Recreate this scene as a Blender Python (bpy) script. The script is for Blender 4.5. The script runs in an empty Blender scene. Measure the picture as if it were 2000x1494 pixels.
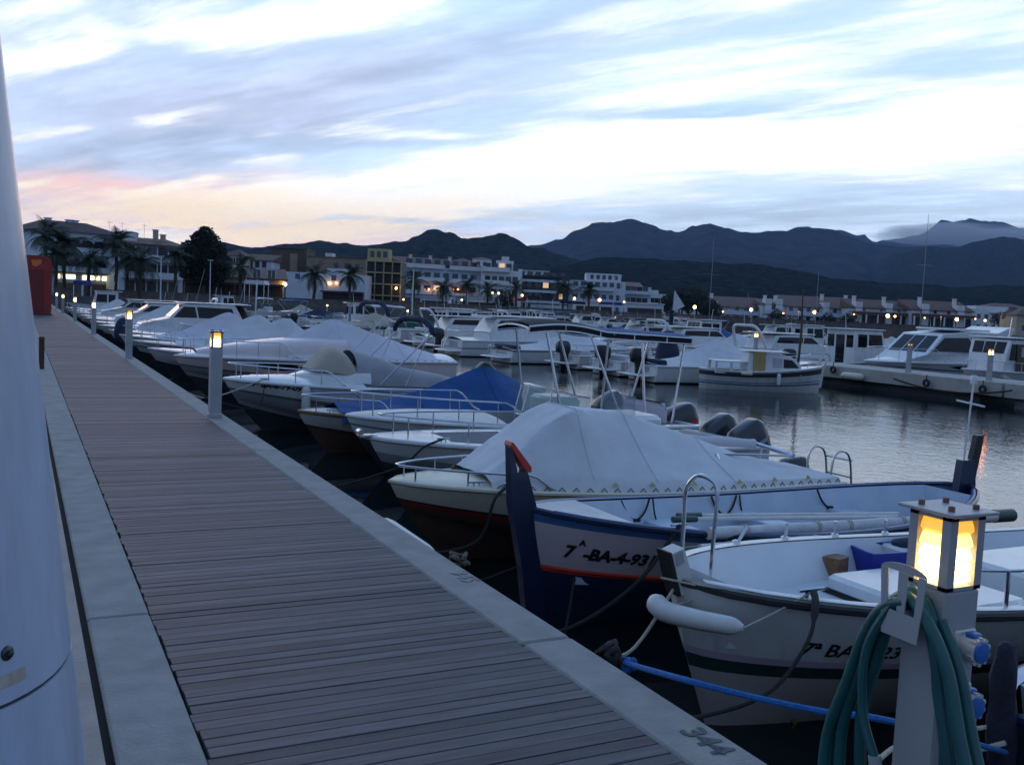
import bpy, math, random
from mathutils import Vector, Matrix
random.seed(7)
PI=math.pi; R=math.radians
scene=bpy.context.scene
COL=scene.collection
WL=-1.0            # water level; the pier deck is z = 0
# ------------------------------------------------------------------ camera
FPX=1900.; CX,CY=1000.,747.; EYE=Vector((0,0,1.6))
_y,_p,_r=R(27.0),R(-4.45),R(2.7)
_f=Vector((math.sin(_y)*math.cos(_p),math.cos(_y)*math.cos(_p),math.sin(_p)))
_rt=Vector((math.cos(_y),-math.sin(_y),0)); _u=_rt.cross(_f)
_R2=_rt*math.cos(_r)+_u*math.sin(_r); _U2=-_rt*math.sin(_r)+_u*math.cos(_r)
def ray(px,py): return _f+_R2*((px-CX)/FPX)+_U2*((CY-py)/FPX)
def G(px,py,z):
    d=ray(px,py); return EYE+d*((z-EYE.z)/d.z)
def A(px,py,D): return EYE+ray(px,py)*D
def dirof(px,py): return ray(px,py).normalized()
cam=bpy.data.cameras.new('camera'); cob=bpy.data.objects.new('camera',cam); COL.objects.link(cob)
M=Matrix((( _R2.x,_U2.x,-_f.x),(_R2.y,_U2.y,-_f.y),(_R2.z,_U2.z,-_f.z))).to_4x4(); M.translation=EYE
cob.matrix_world=M; cam.sensor_width=36; cam.lens=36*FPX/2000; cam.clip_start=.05; cam.clip_end=60000
scene.camera=cob
# ------------------------------------------------------------------ materials
MAT={}
def newmat(name):
    m=bpy.data.materials.new(name); m.use_nodes=True; MAT[name]=m
    nt=m.node_tree; b=nt.nodes['Principled BSDF']; return m,nt,b
def nd(nt,t,**k):
    n=nt.nodes.new(t)
    for a,v in k.items(): setattr(n,a,v)
    return n
def mat(name,col,rough=.5,metal=0,var=.12,scale=6,bump=0,bscale=40,coat=0,dirt=0,dcol=(.1,.09,.07),stretch=(1,1,1),island=0,spec=.5,emit=None,estr=0):
    if name in MAT: return MAT[name]
    m,nt,b=newmat(name)
    tc=nd(nt,'ShaderNodeTexCoord'); mp=nd(nt,'ShaderNodeMapping'); mp.inputs['Scale'].default_value=stretch
    nt.links.new(tc.outputs['Object'],mp.inputs['Vector'])
    nz=nd(nt,'ShaderNodeTexNoise'); nz.inputs['Scale'].default_value=scale; nz.inputs['Detail'].default_value=5
    nt.links.new(mp.outputs[0],nz.inputs['Vector'])
    cr=nd(nt,'ShaderNodeValToRGB'); e=cr.color_ramp.elements
    e[0].position=.3; e[1].position=.7
    lo=[max(0,c*(1-var)) for c in col]; hi=[min(1,c*(1+var)) for c in col]
    e[0].color=(*lo,1); e[1].color=(*hi,1)
    nt.links.new(nz.outputs['Fac'],cr.inputs['Fac']); out=cr.outputs['Color']
    if island:
        ge=nd(nt,'ShaderNodeNewGeometry'); mr=nd(nt,'ShaderNodeMapRange'); mr.inputs[3].default_value=1-island; mr.inputs[4].default_value=1+island
        nt.links.new(ge.outputs['Random Per Island'],mr.inputs[0])
        vm=nd(nt,'ShaderNodeVectorMath',operation='SCALE'); nt.links.new(out,vm.inputs[0]); nt.links.new(mr.outputs[0],vm.inputs['Scale']); out=vm.outputs[0]
    if dirt:
        n2=nd(nt,'ShaderNodeTexNoise'); n2.inputs['Scale'].default_value=scale*.6; n2.inputs['Detail'].default_value=9; n2.inputs['Roughness'].default_value=.7
        nt.links.new(mp.outputs[0],n2.inputs['Vector'])
        c2=nd(nt,'ShaderNodeValToRGB'); c2.color_ramp.elements[0].position=.52; c2.color_ramp.elements[1].position=.75
        c2.color_ramp.elements[0].color=(0,0,0,1); c2.color_ramp.elements[1].color=(dirt,dirt,dirt,1)
        nt.links.new(n2.outputs['Fac'],c2.inputs['Fac'])
        mx=nd(nt,'ShaderNodeMix',data_type='RGBA'); nt.links.new(c2.outputs['Color'],mx.inputs['Factor']); nt.links.new(out,mx.inputs['A']); mx.inputs['B'].default_value=(*dcol,1); out=mx.outputs['Result']
    nt.links.new(out,b.inputs['Base Color'])
    b.inputs['Roughness'].default_value=rough; b.inputs['Metallic'].default_value=metal
    b.inputs['Coat Weight'].default_value=coat; b.inputs['Specular IOR Level'].default_value=spec
    if bump:
        n3=nd(nt,'ShaderNodeTexNoise'); n3.inputs['Scale'].default_value=bscale; n3.inputs['Detail'].default_value=4
        nt.links.new(mp.outputs[0],n3.inputs['Vector'])
        bp=nd(nt,'ShaderNodeBump'); bp.inputs['Strength'].default_value=bump; bp.inputs['Distance'].default_value=.02
        nt.links.new(n3.outputs['Fac'],bp.inputs['Height']); nt.links.new(bp.outputs[0],b.inputs['Normal'])
    if emit:
        b.inputs['Emission Color'].default_value=(*emit,1); b.inputs['Emission Strength'].default_value=estr
    return m
WHITE=mat('white_gelcoat',(.68,.69,.69),.28,var=.05,scale=2,dirt=.30,dcol=(.36,.33,.29),coat=.2,stretch=(2.2,2.2,.5))
WHITE2=mat('white_gelcoat_aged',(.60,.60,.58),.4,var=.08,scale=3,dirt=.5,dcol=(.30,.26,.22),stretch=(2.2,2.2,.5))
CREAM=mat('cream_gelcoat',(.62,.59,.46),.35,var=.06,scale=2,dirt=.35,dcol=(.34,.29,.2),stretch=(2.2,2.2,.5))
PINKW=mat('pale_pink_gelcoat',(.68,.58,.58),.3,var=.04,scale=2,dirt=.1,dcol=(.35,.28,.26))
INNER=mat('pale_blue_paint',(.50,.58,.68),.45,var=.08,scale=4,dirt=.25,dcol=(.25,.27,.3))
NAVY=mat('navy_paint',(.012,.022,.06),.3,var=.15,scale=3,dirt=.15,dcol=(.06,.06,.08),coat=.2)
BLUEP=mat('mid_blue_paint',(.05,.11,.26),.35,var=.1,scale=3)
RED=mat('red_paint',(.55,.05,.03),.4,var=.1,scale=5)
REDD=mat('dark_red_paint',(.22,.03,.03),.5,var=.15,scale=4,dirt=.3,dcol=(.05,.03,.03))
BROWNH=mat('brown_antifoul',(.10,.055,.04),.5,var=.2,scale=3,dirt=.4,dcol=(.03,.03,.025))
DARKB=mat('dark_antifoul',(.03,.035,.045),.6,var=.3,scale=4,dirt=.4,dcol=(.06,.07,.04))
GREYH=mat('grey_hull_paint',(.30,.31,.33),.35,var=.06,scale=2,dirt=.2,dcol=(.15,.14,.12))
TEAL=mat('teal_stripe',(.10,.28,.30),.35,var=.1)
GREEN=mat('dark_green_paint',(.016,.055,.048),.4,var=.15)
BLACK=mat('black_plastic',(.012,.013,.016),.42,var=.2,scale=8)
CHAR=mat('charcoal_cowl',(.028,.032,.042),.28,var=.15,scale=5,coat=.3)
GREY=mat('grey_plastic',(.33,.34,.35),.5,var=.08)
GREYD=mat('grey_nonskid',(.36,.38,.40),.8,var=.08,scale=20,bump=.2,bscale=150)
STEEL=mat('stainless_steel',(.62,.63,.65),.22,metal=1,var=.06,scale=9)
CANW=mat('white_canvas',(.60,.61,.63),.8,var=.07,scale=3,bump=.25,bscale=14,dirt=.2,dcol=(.38,.37,.36))
CANL=mat('lilac_white_canvas',(.58,.56,.61),.8,var=.06,scale=3,bump=.25,bscale=14,dirt=.15,dcol=(.38,.36,.38))
CANB=mat('blue_canvas',(.006,.072,.25),.75,var=.2,scale=3,bump=.3,bscale=12,dirt=.2,dcol=(.01,.03,.12))
CANN=mat('navy_canvas',(.012,.02,.055),.8,var=.2,scale=3,bump=.3,bscale=12)
CANBE=mat('beige_canvas',(.42,.37,.29),.85,var=.1,scale=3,bump=.25,bscale=14)
CANG=mat('grey_canvas',(.30,.31,.32),.85,var=.1,scale=3,bump=.25,bscale=14)
CANK=mat('black_canvas',(.014,.014,.018),.85,var=.2,scale=3,bump=.3,bscale=12)
CANGR=mat('green_canvas',(.01,.05,.035),.85,var=.2,scale=3,bump=.3,bscale=12)
WOOD=mat('varnished_wood',(.22,.11,.05),.4,var=.3,scale=3,stretch=(1,12,12))
WOODL=mat('ochre_wood_door',(.42,.29,.11),.5,var=.15,scale=3,stretch=(8,8,1))
WOODD=mat('dark_wood',(.06,.035,.022),.55,var=.3,scale=4,stretch=(1,10,10))
ROPEW=mat('white_rope',(.52,.47,.38),.9,var=.2,scale=60,bump=.6,bscale=220)
ROPEK=mat('dark_rope',(.025,.024,.024),.9,var=.3,scale=60,bump=.6,bscale=220)
ROPEB=mat('blue_rope',(.02,.14,.42),.85,var=.25,scale=60,bump=.6,bscale=220)
RUBK=mat('black_rubber',(.012,.012,.013),.6,var=.2)
def glassmat(name,col,rough=.05,alpha=1,spec=.8):
    m,nt,b=newmat(name); b.inputs['Base Color'].default_value=(*col,1); b.inputs['Roughness'].default_value=rough
    b.inputs['Specular IOR Level'].default_value=spec; b.inputs['Alpha'].default_value=alpha; return m
DGLASS=glassmat('dark_glass',(.006,.007,.010),spec=.35)
GGLASS=glassmat('green_glass',(.20,.36,.33),.04,.45)
CGLASS=glassmat('clear_glass',(.25,.32,.36),.05,.35)
PGLASS=glassmat('window_pane',(.03,.035,.045),.08)
TEXTK=mat('black_lettering',(.008,.008,.012),.5,var=.1)
TEXTG=mat('grey_lettering',(.10,.10,.12),.6,var=.3,scale=30)
def emis(name,col,s,base=(.8,.7,.5)):
    m,nt,b=newmat(name); b.inputs['Base Color'].default_value=(*base,1); b.inputs['Emission Color'].default_value=(*col,1); b.inputs['Emission Strength'].default_value=s; b.inputs['Roughness'].default_value=.3
    return m
LAMPW=emis('lamp_core',(1,.70,.28),4.2)
LAMPA=emis('lamp_amber',(1,.44,.04),.85,(.8,.5,.15))
LAMPM=emis('lamp_mid',(1,.60,.16),1.7)
LAMPN=emis('lamp_near_walk',(1,.62,.20),9)
LAMPF=emis('lamp_far',(1,.50,.16),14)
LAMPFW=emis('lamp_far_pale',(1,.72,.34),14)
LAMPO=emis('lamp_orange',(1,.34,.08),11)
LITWIN=emis('lit_window',(1,.82,.5),3.2)
LITDIM=emis('dim_lit_window',(1,.62,.3),.5)
# ------------------------------------------------------------------ mesh builder
class MB:
    def __init__(s): s.v=[]; s.f=[]; s.m=[]; s.mi=0
    def add(s,vs,fs):
        o=len(s.v); s.v+= [tuple(v) for v in vs]; s.f+=[tuple(i+o for i in f) for f in fs]; s.m+=[s.mi]*len(fs)
    def box(s,x0,x1,y0,y1,z0,z1,M=None,bev=0):
        if bev:
            b=min(bev,abs(x1-x0)*.49,abs(y1-y0)*.49,abs(z1-z0)*.49)
            rings=[]
            for z,i in ((z0,b),(z0+b,0),(z1-b,0),(z1,b)):
                rings.append([(x0+i+b*0,y0+i+ (b if i==0 else 0)*0,z)]) 
            vs=[];n=8
            for z,i in ((z0,b),(z0+b,0),(z1-b,0),(z1,b)):
                c=b if i==0 else b*.6
                a0,a1,c0,c1=x0+i,x1-i,y0+i,y1-i
                vs+=[(a0+c,c0,z),(a1-c,c0,z),(a1,c0+c,z),(a1,c1-c,z),(a1-c,c1,z),(a0+c,c1,z),(a0,c1-c,z),(a0,c0+c,z)]
            fs=[tuple(range(7,-1,-1)),tuple(range(24,32))]
            for k in range(3):
                for j in range(8): fs.append((k*8+j,k*8+(j+1)%8,k*8+8+(j+1)%8,k*8+8+j))
        else:
            vs=[(x0,y0,z0),(x1,y0,z0),(x1,y1,z0),(x0,y1,z0),(x0,y0,z1),(x1,y0,z1),(x1,y1,z1),(x0,y1,z1)]
            fs=[(3,2,1,0),(4,5,6,7),(0,1,5,4),(1,2,6,5),(2,3,7,6),(3,0,4,7)]
        if M is not None: vs=[M@Vector(v) for v in vs]
        s.add(vs,fs); return s
    def loft(s,rings,close=True,caps=(True,True)):
        n=len(rings[0]); vs=[p for r in rings for p in r]; fs=[]
        for k in range(len(rings)-1):
            for j in range(n if close else n-1):
                a=k*n+j;b=k*n+(j+1)%n; fs.append((a,b,b+n,a+n))
        if close and caps[0]: fs.append(tuple(range(n-1,-1,-1)))
        if close and caps[1]: fs.append(tuple(range((len(rings)-1)*n,len(rings)*n)))
        s.add(vs,fs); return s
    def tube(s,pts,r,n=6,cap=True):
        P=[Vector(p) for p in pts]; rings=[]; up=None
        rr=r if isinstance(r,(list,tuple)) else [r]*len(P)
        for i,p in enumerate(P):
            d=(P[min(i+1,len(P)-1)]-P[max(i-1,0)])
            if d.length<1e-9: d=Vector((0,0,1))
            d.normalize()
            if up is None:
                up=Vector((0,0,1)) if abs(d.z)<.9 else Vector((1,0,0))
            a=(up-d*up.dot(d))
            if a.length<1e-6: a=d.orthogonal()
            a.normalize(); b=d.cross(a); up=a
            rings.append([p+(a*math.cos(2*PI*k/n)+b*math.sin(2*PI*k/n))*rr[i] for k in range(n)])
        s.loft(rings,True,(cap,cap)); return s
    def lathe(s,prof,n=16,M=None):
        rings=[[Vector((r*math.cos(2*PI*k/n),r*math.sin(2*PI*k/n),z)) for k in range(n)] for r,z in prof]
        if M is not None: rings=[[M@p for p in r] for r in rings]
        s.loft(rings,True,(True,True)); return s
    def prism(s,poly,h0,h1,fn):
        # poly 2D; fn(u,v,h)->xyz
        n=len(poly); vs=[fn(u,v,h0) for u,v in poly]+[fn(u,v,h1) for u,v in poly]
        fs=[tuple(range(n-1,-1,-1)),tuple(range(n,2*n))]+[(j,(j+1)%n,n+(j+1)%n,n+j) for j in range(n)]
        s.add(vs,fs); return s
    def grid(s,P):
        n=len(P[0]); vs=[p for r in P for p in r]
        fs=[(i*n+j,i*n+j+1,(i+1)*n+j+1,(i+1)*n+j) for i in range(len(P)-1) for j in range(n-1)]
        s.add(vs,fs); return s
    def mesh(s,name,mats,smooth=40):
        me=bpy.data.meshes.new(name); me.from_pydata([tuple(v) for v in s.v],[],s.f)
        if not isinstance(mats,(list,tuple)): mats=[mats]
        for m in mats: me.materials.append(m)
        if len(mats)>1: me.polygons.foreach_set('material_index',s.m)
        if smooth:
            me.polygons.foreach_set('use_smooth',[True]*len(me.polygons)); me.set_sharp_from_angle(angle=R(smooth))
        me.update(); return me
    def build(s,name,mats,parent=None,smooth=40,loc=None,fixn=False):
        me=s.mesh(name,mats,smooth)
        if fixn:
            import bmesh
            bm=bmesh.new(); bm.from_mesh(me); bmesh.ops.recalc_face_normals(bm,faces=bm.faces); bm.to_mesh(me); bm.free()
        o=bpy.data.objects.new(name,me); COL.objects.link(o)
        if parent: o.parent=parent
        if loc is not None: o.location=loc
        return o
def tag(o,label,cat,group=None,kind=None):
    if label: o['label']=label
    if cat: o['category']=cat
    if group: o['group']=group
    if kind: o['kind']=kind
    return o
def thing(name,label,cat,loc=(0,0,0),rotz=0,group=None):
    o=bpy.data.objects.new(name,None); COL.objects.link(o); o.location=loc; o.rotation_euler=(0,0,rotz); o.empty_display_size=.1
    return tag(o,label,cat,group)
def struct(o): o['kind']='structure'; return o
def copy_tree(o,loc,rotz,label,scale=None):
    c=o.copy(); COL.objects.link(c); c.location=loc; c.rotation_euler=(0,0,rotz); c['label']=label
    if scale: c.scale=(scale,)*3
    def rec(src,dst):
        for ch in list(src.children):
            d=ch.copy(); COL.objects.link(d); d.parent=dst; rec(ch,d)
    rec(o,c); return c
def lerp(a,b,t): return a+(b-a)*t
def sm(t): t=max(0,min(1,t)); return t*t*(3-2*t)
def interp(pts,t):
    if t<=pts[0][0]: return pts[0][1]
    for (a,x),(b,y) in zip(pts,pts[1:]):
        if t<=b: return lerp(x,y,(t-a)/(b-a))
    return pts[-1][1]
def sinterp(pts,t):
    if t<=pts[0][0]: return pts[0][1]
    for (a,x),(b,y) in zip(pts,pts[1:]):
        if t<=b: return lerp(x,y,sm((t-a)/(b-a)))
    return pts[-1][1]
def curvepts(pts,n=8):
    P=[Vector(p) for p in pts]; out=[]
    for i in range(len(P)-1):
        p0=P[max(i-1,0)];p1=P[i];p2=P[i+1];p3=P[min(i+2,len(P)-1)]
        for k in range(n):
            t=k/n; out.append(.5*((2*p1)+(p2-p0)*t+(2*p0-5*p1+4*p2-p3)*t*t+(3*p1-p0-3*p2+p3)*t**3))
    out.append(P[-1]); return out
def text_mesh(body,size,bold=0,shear=0,res=2):
    cu=bpy.data.curves.new('t','FONT'); cu.body=body; cu.size=size; cu.resolution_u=res; cu.offset=bold; cu.shear=shear
    o=bpy.data.objects.new('t',cu); COL.objects.link(o)
    bpy.context.view_layer.update()
    dg=bpy.context.evaluated_depsgraph_get(); me=bpy.data.meshes.new_from_object(o.evaluated_get(dg))
    vs=[v.co.copy() for v in me.vertices]; fs=[tuple(p.vertices) for p in me.polygons]
    bpy.data.objects.remove(o); bpy.data.curves.remove(cu); bpy.data.meshes.remove(me)
    return vs,fs
# ================================================================== SKY, LIGHT, AIR
from mathutils import noise as mnoise
SUN_EL=R(4.5); SUN_AZ=R(4.0)       # azimuth from +Y towards +X: behind the town at the pier's root
def build_world():
    w=bpy.data.worlds.new('World'); scene.world=w; w.use_nodes=True; nt=w.node_tree
    for n in list(nt.nodes): nt.nodes.remove(n)
    L=nt.links.new
    def val(x):
        return x
    def math_(op,a,b=None,c=None,clamp=False):
        n=nd(nt,'ShaderNodeMath',operation=op,use_clamp=clamp)
        for i,x in enumerate((a,b,c)):
            if x is None: continue
            if isinstance(x,(int,float)): n.inputs[i].default_value=x
            else: L(x,n.inputs[i])
        return n.outputs[0]
    def mixc(f,a,b):
        n=nd(nt,'ShaderNodeMix',data_type='RGBA')
        for k,x in (('Factor',f),('A',a),('B',b)):
            if isinstance(x,(int,float)): n.inputs[k].default_value=x
            elif isinstance(x,tuple): n.inputs[k].default_value=(*x,1)
            else: L(x,n.inputs[k])
        return n.outputs['Result']
    tc=nd(nt,'ShaderNodeTexCoord'); sx=nd(nt,'ShaderNodeSeparateXYZ'); L(tc.outputs['Generated'],sx.inputs[0])
    X,Y,Z=sx.outputs
    el=math_('ARCSINE',Z); az=math_('ARCTAN2',X,Y)
    zc=math_('MAXIMUM',Z,0.0)
    den=math_('ADD',zc,.10)
    u0=math_('DIVIDE',X,den); v0=math_('DIVIDE',Y,den)
    ph=R(-28)   # the streaks run along this azimuth
    s=math_('ADD',math_('MULTIPLY',u0,math.sin(ph)),math_('MULTIPLY',v0,math.cos(ph)))
    t=math_('SUBTRACT',math_('MULTIPLY',u0,math.cos(ph)),math_('MULTIPLY',v0,math.sin(ph)))
    def noise(fs,ft,scale,detail,rough,off=0,dist=0):
        cb=nd(nt,'ShaderNodeCombineXYZ'); L(math_('MULTIPLY',s,fs),cb.inputs[0]); L(math_('MULTIPLY',t,ft),cb.inputs[1]); cb.inputs[2].default_value=off
        n=nd(nt,'ShaderNodeTexNoise'); n.inputs['Scale'].default_value=scale; n.inputs['Detail'].default_value=detail; n.inputs['Roughness'].default_value=rough; n.inputs['Distortion'].default_value=dist
        L(cb.outputs[0],n.inputs['Vector']); return n.outputs['Fac']
    n1=noise(.30,1.0,.9,8,.56,3.1,.4)
    n2=noise(.55,1.3,2.6,7,.6,9.7,.2)
    n3=noise(.22,1.1,4.5,6,.6,5.2,.1)
    nw=noise(.5,.8,1.6,4,.5,1.3)
    nw2=noise(.5,.8,1.9,4,.5,7.3)
    # soft warp of the large cloud masses
    azw=math_('ADD',az,math_('MULTIPLY',math_('SUBTRACT',nw,.5),.16))
    elw=math_('ADD',el,math_('MULTIPLY',math_('SUBTRACT',nw2,.5),.07))
    def blob(px,py,rx,ry,rot=0):
        d=dirof(px,py); a0=math.atan2(d.x,d.y); e0=math.asin(d.z)
        da=math_('SUBTRACT',azw,a0); de=math_('SUBTRACT',elw,e0)
        c,sn=math.cos(R(rot)),math.sin(R(rot))
        p=math_('MULTIPLY',math_('ADD',math_('MULTIPLY',da,c),math_('MULTIPLY',de,sn)),1900/rx)
        q=math_('MULTIPLY',math_('SUBTRACT',math_('MULTIPLY',de,c),math_('MULTIPLY',da,sn)),1900/ry)
        r2=math_('ADD',math_('MULTIPLY',p,p),math_('MULTIPLY',q,q))
        return math_('EXPONENT',math_('MULTIPLY',r2,-1))
    def total(bl):
        o=None
        for b in bl:
            g=math_('MULTIPLY',blob(*b[:-1]),b[-1]); o=g if o is None else math_('ADD',o,g)
        return o
    cover=total([(330,160,520,190,8,.30),(330,395,380,22,3,-.22),(560,450,380,14,1,-.18),(140,112,110,22,10,-.42),(200,62,60,14,5,-.3),(380,72,80,16,8,-.3),(70,255,70,28,-5,-.34),(225,242,55,22,10,-.30),(540,322,90,16,8,-.34),(500,250,60,18,10,-.28),(850,258,110,12,4,-.35),(60,30,80,30,10,-.2),(470,50,80,20,8,-.3),(120,300,300,90,4,.20),(860,120,420,75,14,.30),(560,290,420,48,9,.34),(950,268,230,22,8,.40),(1330,208,230,26,2,.55),(1800,150,360,60,8,.50),
        (1500,60,420,40,10,.16),(1050,175,260,35,10,.12),
        (1600,392,560,50,-2,.40),(1150,420,420,30,2,.40),(700,425,360,14,2,.30),(420,440,420,10,1,.24),(300,468,460,8,1,.22),(560,476,300,6,0,.2),(1900,440,240,40,0,.2),
        (1250,300,620,58,4,-.70),(700,385,420,28,3,-.36),(740,45,250,45,10,-.45),(1650,255,420,45,4,-.45),(1250,150,230,32,10,-.30),(1880,60,200,24,6,-.22),(330,395,380,22,3,-.22),(560,450,380,14,1,-.18),(170,440,160,14,0,-.2)])
    amt=math_('ADD',math_('MULTIPLY',math_('SUBTRACT',n1,.5),1.5),math_('MULTIPLY',math_('SUBTRACT',n2,.5),1.5))
    amt=math_('ADD',amt,math_('MULTIPLY',math_('SUBTRACT',n3,.5),1.5))
    amt=math_('ADD',math_('ADD',amt,cover),.30)
    mr=nd(nt,'ShaderNodeMapRange',interpolation_type='SMOOTHSTEP'); mr.inputs[1].default_value=.02; mr.inputs[2].default_value=.72
    L(amt,mr.inputs[0]); cl=mr.outputs[0]
    # clear air: Nishita plus the bright veil of high cloud that the phone burns out
    sky=nd(nt,'ShaderNodeTexSky',sky_type='NISHITA'); sky.sun_disc=False; sky.sun_elevation=SUN_EL; sky.sun_rotation=SUN_AZ; sky.air_density=1.2; sky.dust_density=1.5; sky.ozone_density=2
    def ramp(f,stops):
        n=nd(nt,'ShaderNodeValToRGB'); e=n.color_ramp.elements
        while len(e)<len(stops): e.new(.5)
        for k,(p,c) in enumerate(stops): e[k].position=p; e[k].color=(*c,1)
        L(f,n.inputs['Fac']); return n.outputs['Color']
    elf=math_('MULTIPLY',el,1/1.5708,clamp=True)
    veil=ramp(elf,[(0,(.95,.98,.98)),(.10,(.92,1.0,1.12)),(.24,(.86,.96,1.12)),(.34,(.28,.47,.76)),(.5,(.17,.32,.66)),(1,(.095,.20,.48))])
    sc10=nd(nt,'ShaderNodeVectorMath',operation='SCALE'); L(veil,sc10.inputs[0]); sc10.inputs['Scale'].default_value=13.5
    clear=mixc(.9,sky.outputs[0],sc10.outputs[0])
    cloudc=ramp(elf,[(0,(1.0,1.14,1.36)),(.05,(.72,.88,1.06)),(.12,(.49,.68,.91)),(.26,(.40,.55,.79)),(.36,(.18,.32,.54)),(1,(.045,.105,.225))])
    # lavender to the left, rose and orange where the sun went down
    tone=math_('ADD',math_('ADD',math_('MULTIPLY',math_('SUBTRACT',n2,.5),1.3),math_('MULTIPLY',math_('SUBTRACT',n3,.5),1.1)),1.06)
    lav=blob(250,180,520,230,0); cloudc=mixc(math_('MULTIPLY',lav,.5),cloudc,(.46,.555,.79))
    pinkn=math_('MULTIPLY',blob(560,190,520,70,10),math_('MULTIPLY',n3,.9)); cloudc=mixc(pinkn,cloudc,(.64,.61,.79))
    tv=nd(nt,'ShaderNodeVectorMath',operation='SCALE'); L(cloudc,tv.inputs[0]); L(tone,tv.inputs['Scale']); cloudc=tv.outputs[0]
    low=blob(500,458,460,24,1); low2=blob(300,372,330,30,2); low3=blob(120,400,160,40,0)
    glow=math_('MINIMUM',math_('ADD',math_('ADD',math_('MULTIPLY',low,.85),math_('MULTIPLY',math_('MULTIPLY',low2,n3),1.3)),math_('MULTIPLY',low3,.35)),1.0)
    cloudc=mixc(math_('MULTIPLY',glow,.8),cloudc,(1.55,.80,.52))
    warm=blob(420,430,620,70,1); 
    sc2=nd(nt,'ShaderNodeVectorMath',operation='SCALE'); L(cloudc,sc2.inputs[0]); sc2.inputs['Scale'].default_value=10.0
    clear=mixc(math_('MULTIPLY',warm,.95),clear,(14.,11.,6.8))
    col=mixc(cl,clear,sc2.outputs[0])
    # the eastern half of the sky, behind the viewer, is already dusky
    back=math_('MULTIPLY',math_('SUBTRACT',.64,math_('ADD',math_('MULTIPLY',Y,.9),math_('MULTIPLY',X,.40))),1.5,clamp=True)
    col=mixc(math_('MULTIPLY',back,.9),col,(1.6,2.5,4.2))
    bg=nd(nt,'ShaderNodeBackground'); bg.inputs['Strength'].default_value=.1; L(col,bg.inputs[0])
    out=nd(nt,'ShaderNodeOutputWorld'); L(bg.outputs[0],out.inputs[0])
    w.cycles.sampling_method='MANUAL'; w.cycles.sample_map_resolution=512
build_world()
sl=bpy.data.lights.new('sun','SUN'); sl.energy=.22; sl.angle=R(20); sl.color=(1,.66,.52)
so=bpy.data.objects.new('sun',sl); COL.objects.link(so)
sd=Vector((math.sin(SUN_AZ)*math.cos(SUN_EL),math.cos(SUN_AZ)*math.cos(SUN_EL),math.sin(SUN_EL)))
so.rotation_euler=sd.to_track_quat('Z','Y').to_euler(); so.location=(0,0,40)
# haze: one closed box of thin even air round everything
HAZE_D=6.5e-5
def build_haze():
    m=bpy.data.materials.new('haze_air'); m.use_nodes=True; nt=m.node_tree
    for n in list(nt.nodes): nt.nodes.remove(n)
    v=nd(nt,'ShaderNodeVolumePrincipled'); v.inputs['Color'].default_value=(.34,.54,.92,1); v.inputs['Density'].default_value=HAZE_D; v.inputs['Anisotropy'].default_value=0
    o=nd(nt,'ShaderNodeOutputMaterial'); nt.links.new(v.outputs[0],o.inputs['Volume'])
    try: m.cycles.homogeneous_volume=True
    except Exception: pass
    b=MB().box(-11500,11500,-11500,11500,-4,900).build('haze',m,smooth=0); tag(b,'thin blue evening haze over the harbour and the hills','haze',kind='stuff')
build_haze()
# ================================================================== WATER, LAND, HILLS
def build_water():
    m,nt,b=newmat('harbour_water'); b.inputs['Base Color'].default_value=(.006,.012,.014,1); b.inputs['Roughness'].default_value=.03; b.inputs['IOR'].default_value=1.333
    tc=nd(nt,'ShaderNodeTexCoord'); mp=nd(nt,'ShaderNodeMapping'); mp.inputs['Scale'].default_value=(1,.8,1); nt.links.new(tc.outputs['Object'],mp.inputs[0])
    n1=nd(nt,'ShaderNodeTexNoise'); n1.inputs['Scale'].default_value=7; n1.inputs['Detail'].default_value=3; nt.links.new(mp.outputs[0],n1.inputs['Vector'])
    n2=nd(nt,'ShaderNodeTexNoise'); n2.inputs['Scale'].default_value=1.1; n2.inputs['Detail'].default_value=3; nt.links.new(mp.outputs[0],n2.inputs['Vector'])
    n3=nd(nt,'ShaderNodeTexNoise'); n3.inputs['Scale'].default_value=.09; n3.inputs['Detail'].default_value=2; nt.links.new(mp.outputs[0],n3.inputs['Vector'])
    # sheltered water close to the pier is smoother than the channel
    sp=nd(nt,'ShaderNodeSeparateXYZ'); nt.links.new(tc.outputs['Object'],sp.inputs[0])
    mr=nd(nt,'ShaderNodeMapRange',interpolation_type='SMOOTHSTEP'); mr.inputs[1].default_value=4; mr.inputs[2].default_value=12; mr.inputs[3].default_value=.10; mr.inputs[4].default_value=1
    nt.links.new(sp.outputs[0],mr.inputs[0])
    a=nd(nt,'ShaderNodeMath',operation='MULTIPLY_ADD'); nt.links.new(n2.outputs['Fac'],a.inputs[0]); a.inputs[1].default_value=1.2; nt.links.new(n1.outputs['Fac'],a.inputs[2])
    g=nd(nt,'ShaderNodeMath',operation='MULTIPLY'); nt.links.new(a.outputs[0],g.inputs[0]); nt.links.new(mr.outputs[0],g.inputs[1])
    g2=nd(nt,'ShaderNodeMath',operation='MULTIPLY_ADD'); nt.links.new(n3.outputs['Fac'],g2.inputs[0]); g2.inputs[1].default_value=.7; g2.inputs[2].default_value=.3
    g3=nd(nt,'ShaderNodeMath',operation='MULTIPLY'); nt.links.new(g.outputs[0],g3.inputs[0]); nt.links.new(g2.outputs[0],g3.inputs[1])
    bp=nd(nt,'ShaderNodeBump'); bp.inputs['Strength'].default_value=.42; bp.inputs['Distance'].default_value=.022
    nt.links.new(g3.outputs[0],bp.inputs['Height']); nt.links.new(bp.outputs[0],b.inputs['Normal'])
    o=MB().grid([[(x,y,WL) for x in (-9000,-400,-60,0,60,400,9000)] for y in (-9000,-400,-60,0,60,400,9000)]).build('water',m,smooth=0); struct(o)
build_water()
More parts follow.
